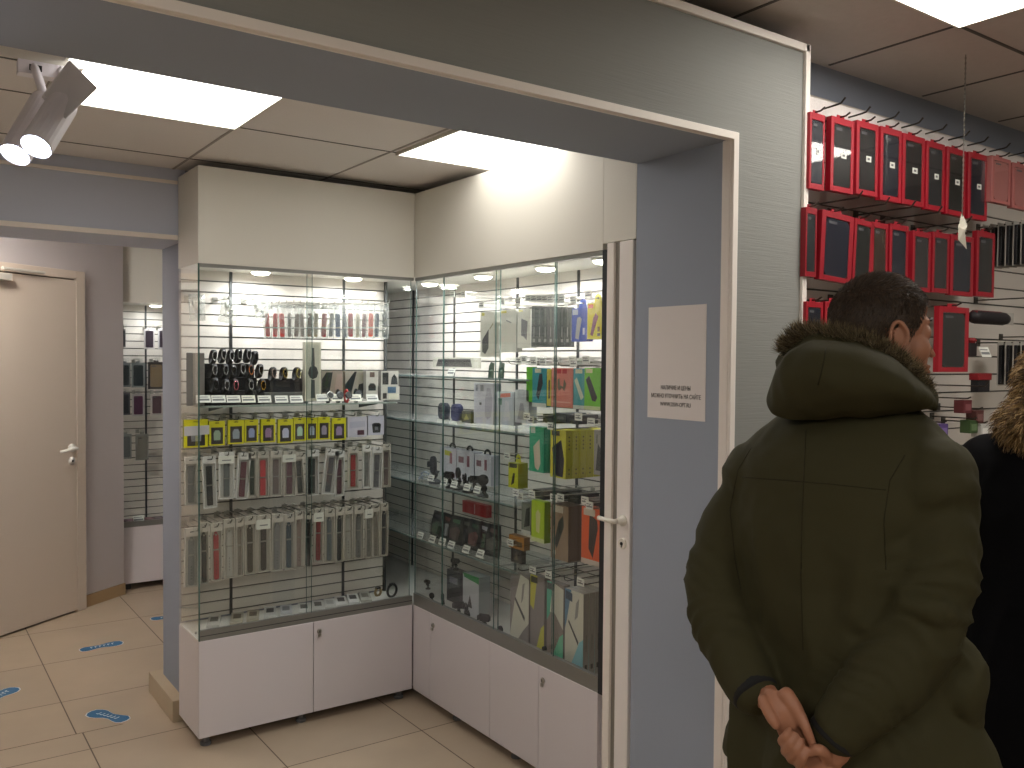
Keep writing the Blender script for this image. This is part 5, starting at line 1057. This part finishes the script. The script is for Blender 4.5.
# --- fur trim
FUR = [M((112, 98, 70), .8), M((86, 74, 52), .8), M((140, 124, 92), .8), M((62, 52, 38), .8)]
path = [PP(790, 353, -.02), PP(795, 341, -.03), PP(808, 335, -.05), PP(835, 337, -.08), PP(862, 343, -.095), PP(885, 354, -.10), (PP(904, 368, -.09)), PP(915, 383, -.07), PP(922, 397, -.05)]
fb = MB(); limb(fb, path, [.018]*9, FUR[1], 10); fur = fb.build('fur_trim', man, smooth=True)
random.seed(5); items = []
for k in range(9000):
    t = random.random()*(len(path)-1); i = min(int(t), len(path)-2); p = path[i].lerp(path[i+1], t-i); ax = (path[i+1]-path[i]).normalized()
    e1 = ax.cross(Vector((0, 1, .2))).normalized(); e2 = ax.cross(e1); a = random.random()*2*PI; d = e1*math.cos(a)+e2*math.sin(a)
    d2 = (d+ax*random.uniform(-.7, .7)+Vector((-.15, -.2, .25))).normalized(); L_ = random.uniform(.012, .030)*(1.15 if t < 2.2 else 1)
    items.append((p+d*.012, p+d*.012+d2*L_, Vector((0, 0, -.003))+d*.002))
bl = blades(items, 'fur_fibres', fur, FUR, .0008); bl['kind'] = 'stuff'
# --- body: head, neck, torso, arms, hands, legs in one skin
b = MB(); hy = math.radians(62); HF = Vector((math.sin(hy), math.cos(hy), 0)); HRt = Vector((math.cos(hy), -math.sin(hy), 0))
HC = PP(884, 334, .0); RH = Matrix((HRt, HF, Vector((0, 0, 1)))).transposed()
def hp(x, y, z): return HC+RH@Vector((x, y, z))
ell(b, hp(0, -.012, .028), (.074, .097, .086), SKIN, RH); ell(b, hp(0, .020, -.042), (.060, .070, .076), SKIN, RH); ell(b, hp(0, .064, -.100), (.026, .022, .020), SKIN, RH)
ell(b, hp(0, .064, .024), (.052, .020, .014), SKIN, RH); ell(b, hp(0, .058, .052), (.050, .020, .034), SKIN, RH)
for s in (-1, 1):
    ell(b, hp(s*.040, .042, -.030), (.026, .032, .034), SKIN, RH); ell(b, hp(s*.034, .058, .002), (.024, .020, .022), SKIN, RH); ell(b, hp(s*.008, .090, -.043), (.007, .008, .006), SKIN, RH)
    er = Matrix.Rotation(math.radians(s*-18), 3, 'Z'); ec = hp(s*.079, -.012, -.008)
    m_ = RH@er
    for a in range(26):
        t_ = 2*PI*a/26; ell(b, ec+m_@Vector((s*.006, .016*math.cos(t_)-.004, .029*math.sin(t_)*(1-.18*math.cos(t_)))), (.0042, .0048, .0048), SKIN, m_, 8)
    ell(b, ec+m_@Vector((0, -.0, 0)), (.004, .014, .024), SKIN, m_, 10)
    for q in (-.066, -.077): ell(b, hp(s*.008, .090, q), (.014, .007, .0045), SKIN, RH, 10)
limb(b, [hp(0, .078, .012), hp(0, .092, -.018), hp(0, .108, -.042)], [.006, .0065, .0068], SKIN, 10)
neck = PP(862, 415, .02); limb(b, [hp(0, -.015, -.06), hp(0, -.02, -.10), Vector((neck.x, .02, neck.z-.02)), Vector((neck.x-.01, .01, neck.z-.1))], [.058, .058, .066, .09], SKIN, 20)
tz = [(1.40, .17, .08), (1.30, .18, .10), (1.15, .165, .105), (1.0, .155, .10), (.90, .165, .11), (.82, .16, .11)]
loft(b, [((.03, 0, z), SR*a_, FW*c_) for z, a_, c_ in tz], SKIN)
LW, RW = PP(767, 698, -.178), PP(834, 752, -.205)
limb(b, [PP(752, 465, .07), PP(714, 585, .0), PP(738, 660, -.09), LW], [.050, .042, .034, .026], SKIN, 14)
limb(b, [PP(928, 480, -.07), PP(928, 590, -.115), PP(900, 655, -.165), PP(860, 706, -.19), RW], [.052, .045, .038, .034, .028], SKIN, 14)
# left hand: palm toward the viewer, fingers pointing down to the right
vL = -.225
def H(px, py, v): return PP(px, py, v)
limb(b, [LW, H(773, 700, -.212), H(781, 712, vL), H(786, 722, vL)], [.023, .024, .027, .026], SKIN, 16, fl=.5, up=(0, 1, 0))
limb(b, [H(786, 695, -.215), H(795, 708, vL), H(802, 722, vL-.003)], [.016, .0145, .012], SKIN, 14)
limb(b, [H(764, 700, -.215), H(768, 711, -.235), H(772, 719, -.243), H(776, 725.5, -.245)], [.0125, .0115, .0105, .0082], SKIN, 12)      # thumb
limb(b, [H(801, 716, vL-.004), H(805, 726, vL-.012), H(809.5, 737, vL-.014), H(813, 746, vL-.008)], [.0105, .0098, .009, .0078], SKIN, 12)     # index edge
limb(b, [H(792, 722, vL+.004), H(799, 736, vL+.010), H(805, 748, vL+.016)], [.0105, .0098, .008], SKIN, 12)
limb(b, [H(785, 724, vL+.008), H(792, 739, vL+.016), H(798, 750, vL+.022)], [.0102, .0094, .0078], SKIN, 12)
limb(b, [H(779, 724, vL+.014), H(785, 739, vL+.022), H(790, 749, vL+.028)], [.0092, .0084, .007], SKIN, 12)
# right hand: palm behind, four fingers folded over the left hand
limb(b, [RW, H(824, 764, -.212), H(812, 760, -.208), H(803, 754, -.205)], [.025, .029, .031, .028], SKIN, 16, fl=.5, up=(0, 1, 0))
for (a0, k1, k2, r) in (((789, 748), (781.5, 740.5), (789.5, 730.5), .0078), ((793, 757), (785, 750.5), (795.5, 735.5), .0085), ((800, 763), (790.5, 757.5), (801, 741.5), .0088), ((808, 768), (799, 764.5), (806, 749.5), .0086)):
    limb(b, [H(a0[0], a0[1], -.205), H(k1[0]-.5, k1[1]+1, -.232), H(k1[0]+1.5, k1[1]-2, -.254), H((k1[0]+k2[0])/2+.5, (k1[1]+k2[1])/2, -.262), H(k2[0], k2[1], -.252)], [r, r*1.05, r*1.02, r*.98, r*.84], SKIN, 14)
limb(b, [H(828, 758, -.222), H(823, 752, -.245), H(818, 749, -.252), H(811, 752, -.250)], [.013, .0115, .0105, .009], SKIN, 12)
# legs
for s in (-1, 1):
    hx = Vector((.03, 0, 0))+SR*(s*.095)
    limb(b, [hx+Vector((0, 0, .84)), hx+Vector((0, 0, .48))+FW*.01, hx+Vector((0, 0, .10))-FW*.02], [.08, .055, .038], SKIN, 14)
    limb(b, [hx+Vector((0, 0, .055))-FW*.05, hx+Vector((0, 0, .05))+FW*.14], [.036, .032], SKIN, 12)
body = fuse(b, 'body', man, .0026, 2, None, SKIN)
# clothes below and cuffs
t = MB()
for s in (-1, 1):
    hx = Vector((.03, 0, 0))+SR*(s*.10); limb(t, [hx+Vector((0, 0, .86)), hx+Vector((0, 0, .48))+FW*.01, hx+Vector((0, 0, .13))-FW*.02], [.105, .082, .070], M((30, 32, 40), .85), 16)
fuse(t, 'trousers', man, .012, 4, lambda p, n: p+n*.006*noise.noise(p*12), M((30, 32, 40), .85))
for s in (-1, 1):
    hx = Vector((.03, 0, 0))+SR*(s*.10); k = MB(); rings = []
    for q, a_, z_ in ((-.095, .02, .03), (-.085, .038, .05), (-.03, .044, .058), (.06, .046, .042), (.13, .044, .034), (.17, .03, .026), (.178, .014, .018)): rings.append((hx+FW*q+Vector((0, 0, z_+.004)), SR*a_, Vector((0, 0, z_))))
    loft(k, rings, M((26, 24, 24), .5), 18); k.build('shoe', man, smooth=True)
def cuff(c, d, r, name, fl=1):
    d = d.normalized(); e1 = d.orthogonal().normalized(); e2 = d.cross(e1); k = MB(); rings = []
    for q, a in ((-.03, 1.0), (-.004, 1.04), (0, 1.0), (.002, .86), (-.004, .6), (-.006, .05)): rings.append((c+d*q, e1*r*a, e2*r*a))
    loft(k, rings, INNER, 24, cap=False); return k.build(name, man, smooth=True)
cuff(PP(757, 696, -.165), PP(765, 704, -.19)-PP(750, 680, -.15), .046, 'inner_cuff')
cuff(PP(831, 738, -.208), PP(820, 752, -.212)-PP(845, 722, -.203), .046, 'inner_cuff')
# face details
for s in (-1, 1):
    MB().lathe([(.001, -.009), (.0065, -.0065), (.009, 0), (.0065, .0065), (.001, .009)], M((225, 220, 214), .2), 14, at=hp(s*.031, .0700, .002), ax=HF).build('eye', man, smooth=True)
    MB().lathe([(.005, 0), (.004, .0012)], M((40, 28, 20), .2), 12, at=hp(s*.031, .0788, .002), ax=HF).build('iris', man)
# hair: short crop, denser cap plus strands combed back
HB = [M((58, 44, 32), .55, name='dark_brown_hair'), M((42, 32, 23), .6), M((76, 58, 40), .5)]
c = MB(); ns, nt_ = 40, 26
def hairline(x, y):      # lowest height of the hair for a place on the skull
    if y > .076: return .042
    if y > .050: return .042-(.076-y)*2.0
    if y > .020: return -.010-(.050-y)*1.4
    if y > -.016: return -.016
    return -.088
def hair_p(th, ph, k=1.0): return Vector((math.sin(ph)*math.cos(th)*.0790*k, math.sin(ph)*math.sin(th)*.1020*k, math.cos(ph)*.0915*k))
vs = []; grid = {}
fs = []
for i in range(nt_+1):
    for k in range(ns):
        v = hair_p(2*PI*k/ns, PI*.92*i/nt_); vs.append(hp(v.x, v.y-.012, v.z+.028)); grid[(i, k)] = v.z >= hairline(v.x, v.y)-.004
for i in range(nt_):
    for k in range(ns):
        if grid[(i, k)] and grid[(i+1, k)] and grid[(i, (k+1) % ns)] and grid[(i+1, (k+1) % ns)]: fs.append((i*ns+k, i*ns+(k+1) % ns, (i+1)*ns+(k+1) % ns, (i+1)*ns+k))
c.add(vs, fs, HB[0]); hair = c.build('hair', man, smooth=True)
so = hair.modifiers.new('thickness', 'SOLIDIFY'); so.thickness = .004; so.offset = -1
items = []; random.seed(8)
while len(items) < 11000:
    th = random.random()*2*PI; ph = math.acos(1-random.random()*1.94); v = hair_p(th, ph)
    if v.z < hairline(v.x, v.y)+random.uniform(-.004, .004): continue
    n_ = Vector((v.x/.079**2, v.y/.102**2, v.z/.0915**2)).normalized(); top = max(0, v.z/.09)
    kk = max(0, min(1, (v.z-.03+random.uniform(-.015, .015))/.045)); base = Vector((random.uniform(-.3, .3), .75, .2))*kk+Vector((random.uniform(-.15, .15), -.35, -.8))*(1-kk)
    d = (base-n_*base.dot(n_)).normalized()+n_*(.30+.25*top)+Vector((random.uniform(-.2, .2), random.uniform(-.2, .2), random.uniform(-.2, .2))); d.normalize(); L_ = .009+.012*top
    a = hp(*(v+Vector((0, -.012, .028))-n_*.002)); items.append((a, a+RH@(d*L_), RH@(n_*.0015)))
hs = blades(items, 'hair_strands', hair, HB, .0007); hs['kind'] = 'stuff'
eb = MB()
for s in (-1, 1): eb.tube([hp(s*.014, .089, .026), hp(s*.03, .086, .032), hp(s*.048, .072, .027)], .003, HB[1], 6, flat=.6)
eb.build('eyebrows', man)

for mm in (OL, OL2): mm.node_tree.nodes['Principled BSDF'].inputs['Specular IOR Level'].default_value = .18
# --- second shopper at the right picture edge
px0 = 1074; pb0 = math.radians(35.2637)+math.atan((px0-512)/FPX); DW = 2.12; rw = DW/math.cos(math.atan((px0-512)/FPX))
WM = Vector((rw*math.sin(pb0), rw*math.cos(pb0), 0)); AW2 = Vector((math.sin(pb0), math.cos(pb0), 0)); RT2 = Vector((math.cos(pb0), -math.sin(pb0), 0))
wo = thing('person', 'person in black coat with blond fur hood, cut by the right picture edge', 'person', tuple(WM), -pb0)
BK = M((9, 9, 12), .85, name='black_cloth', bump=((300, 300, 300), .1, 0))
BK.node_tree.nodes['Principled BSDF'].inputs['Specular IOR Level'].default_value = .12
def QQ(px, py, v): return PP(px, py, v, WM, AW2, RT2)
k = MB(); rings = []
for (z, a, b_) in ((.50, .27, .22), (.62, .265, .21), (.85, .245, .18), (1.0, .225, .165), (1.15, .225, .165), (1.28, .235, .16), (1.36, .225, .14), (1.42, .17, .12), (1.46, .10, .09), (1.50, .07, .07)): rings.append(((0, 0, z), (a, 0, 0), (0, b_, 0)))
loft(k, rings, BK, 32)
for s in (-1, 1): limb(k, [(s*.17, 0, 1.34), (s*.245, .01, 1.08), (s*.22, .14, .98), (s*.13, .26, 1.02)], [.085, .07, .062, .05], BK, 16)
fuse(k, 'coat', wo, .010, 5, lambda p, n: p+n*((abs(noise.noise(Vector((p.x*9, p.y*9, p.z*4))))-.2)*-.02), BK)
b = MB(); hz = 1.535
ell(b, (0, .01, hz+.02), (.074, .094, .09), SKIN); ell(b, (0, .04, hz-.04), (.055, .062, .065), SKIN); ell(b, (0, .108, hz-.03), (.012, .02, .014), SKIN); limb(b, [(0, .0, hz-.06), (0, 0, 1.42), (0, 0, 1.3)], [.052, .052, .1], SKIN, 16)
for s in (-1, 1): limb(b, [(s*.16, 0, 1.34), (s*.235, .01, 1.08), (s*.21, .14, .98), (s*.11, .29, 1.03)], [.05, .04, .035, .026], SKIN, 12); ell(b, (s*.075, .0, hz), (.008, .018, .028), SKIN)
for s in (-1, 1):
    limb(b, [(s*.11, .29, 1.03), (s*.085, .34, 1.04), (s*.07, .37, 1.045)], [.026, .032, .028], SKIN, 12, fl=.6)
    for q in range(4): limb(b, [(s*(.05+.016*q), .37, 1.045), (s*(.046+.015*q), .41, 1.04), (s*(.045+.015*q), .43, 1.02)], [.009, .0085, .0075], SKIN, 8)
    limb(b, [(s*.07, .345, 1.06), (s*.05, .38, 1.075)], [.011, .009], SKIN, 8)
    limb(b, [(s*.09, 0, .9), (s*.09, .01, .48), (s*.09, -.02, .10)], [.09, .055, .038], SKIN, 12); limb(b, [(s*.09, -.04, .05), (s*.09, .13, .045)], [.034, .03], SKIN, 10)
loft(b, [((0, 0, z), (a, 0, 0), (0, .09, 0)) for z, a in ((1.36, .15), (1.1, .14), (.88, .16), (.84, .15))], SKIN)
fuse(b, 'body', wo, .006, 4, None, SKIN)
t = MB()
for s in (-1, 1): limb(t, [(s*.09, 0, .9), (s*.09, .01, .48), (s*.09, -.02, .12)], [.10, .075, .06], BK, 14)
fuse(t, 'trousers', wo, .012, 3, None, BK)
for s in (-1, 1):
    k = MB(); rings = []
    for q, a_, z_ in ((-.085, .02, .03), (-.07, .036, .05), (.0, .04, .055), (.07, .042, .04), (.13, .038, .03), (.16, .02, .02)): rings.append(((s*.09, q, z_+.003), (a_, 0, 0), (0, 0, z_)))
    loft(k, rings, M((22, 20, 20), .5), 16); k.build('shoe', wo, smooth=True)
FB = [M((150, 120, 76), .7), M((112, 86, 54), .7), M((176, 148, 100), .7), M((92, 70, 44), .7)]
k = MB()
ell(k, (0, -.02, hz+.005), (.118, .125, .125), FB[1]); ell(k, (-.05, -.07, hz-.08), (.10, .09, .07), FB[1]); ell(k, (.05, -.07, hz-.08), (.10, .09, .07), FB[1])
fh = fuse(k, 'fur_hood', wo, .012, 6, None, FB[1])
items = []; random.seed(9); pl_ = fh.data.polygons
for q in range(9000):
    f_ = pl_[random.randrange(len(pl_))]
    if f_.center.y > .06 and abs(f_.center.x) < .075: continue
    n_ = f_.normal; d = (n_*.8+Vector((random.uniform(-.4, .4), random.uniform(-.5, .1), -.75))).normalized(); a = f_.center+Vector((random.uniform(-.006, .006), random.uniform(-.006, .006), random.uniform(-.006, .006)))
    items.append((a, a+d*random.uniform(.018, .042), n_*.006))
bl = blades(items, 'fur_fibres', fh, FB, .0014); bl['kind'] = 'stuff'
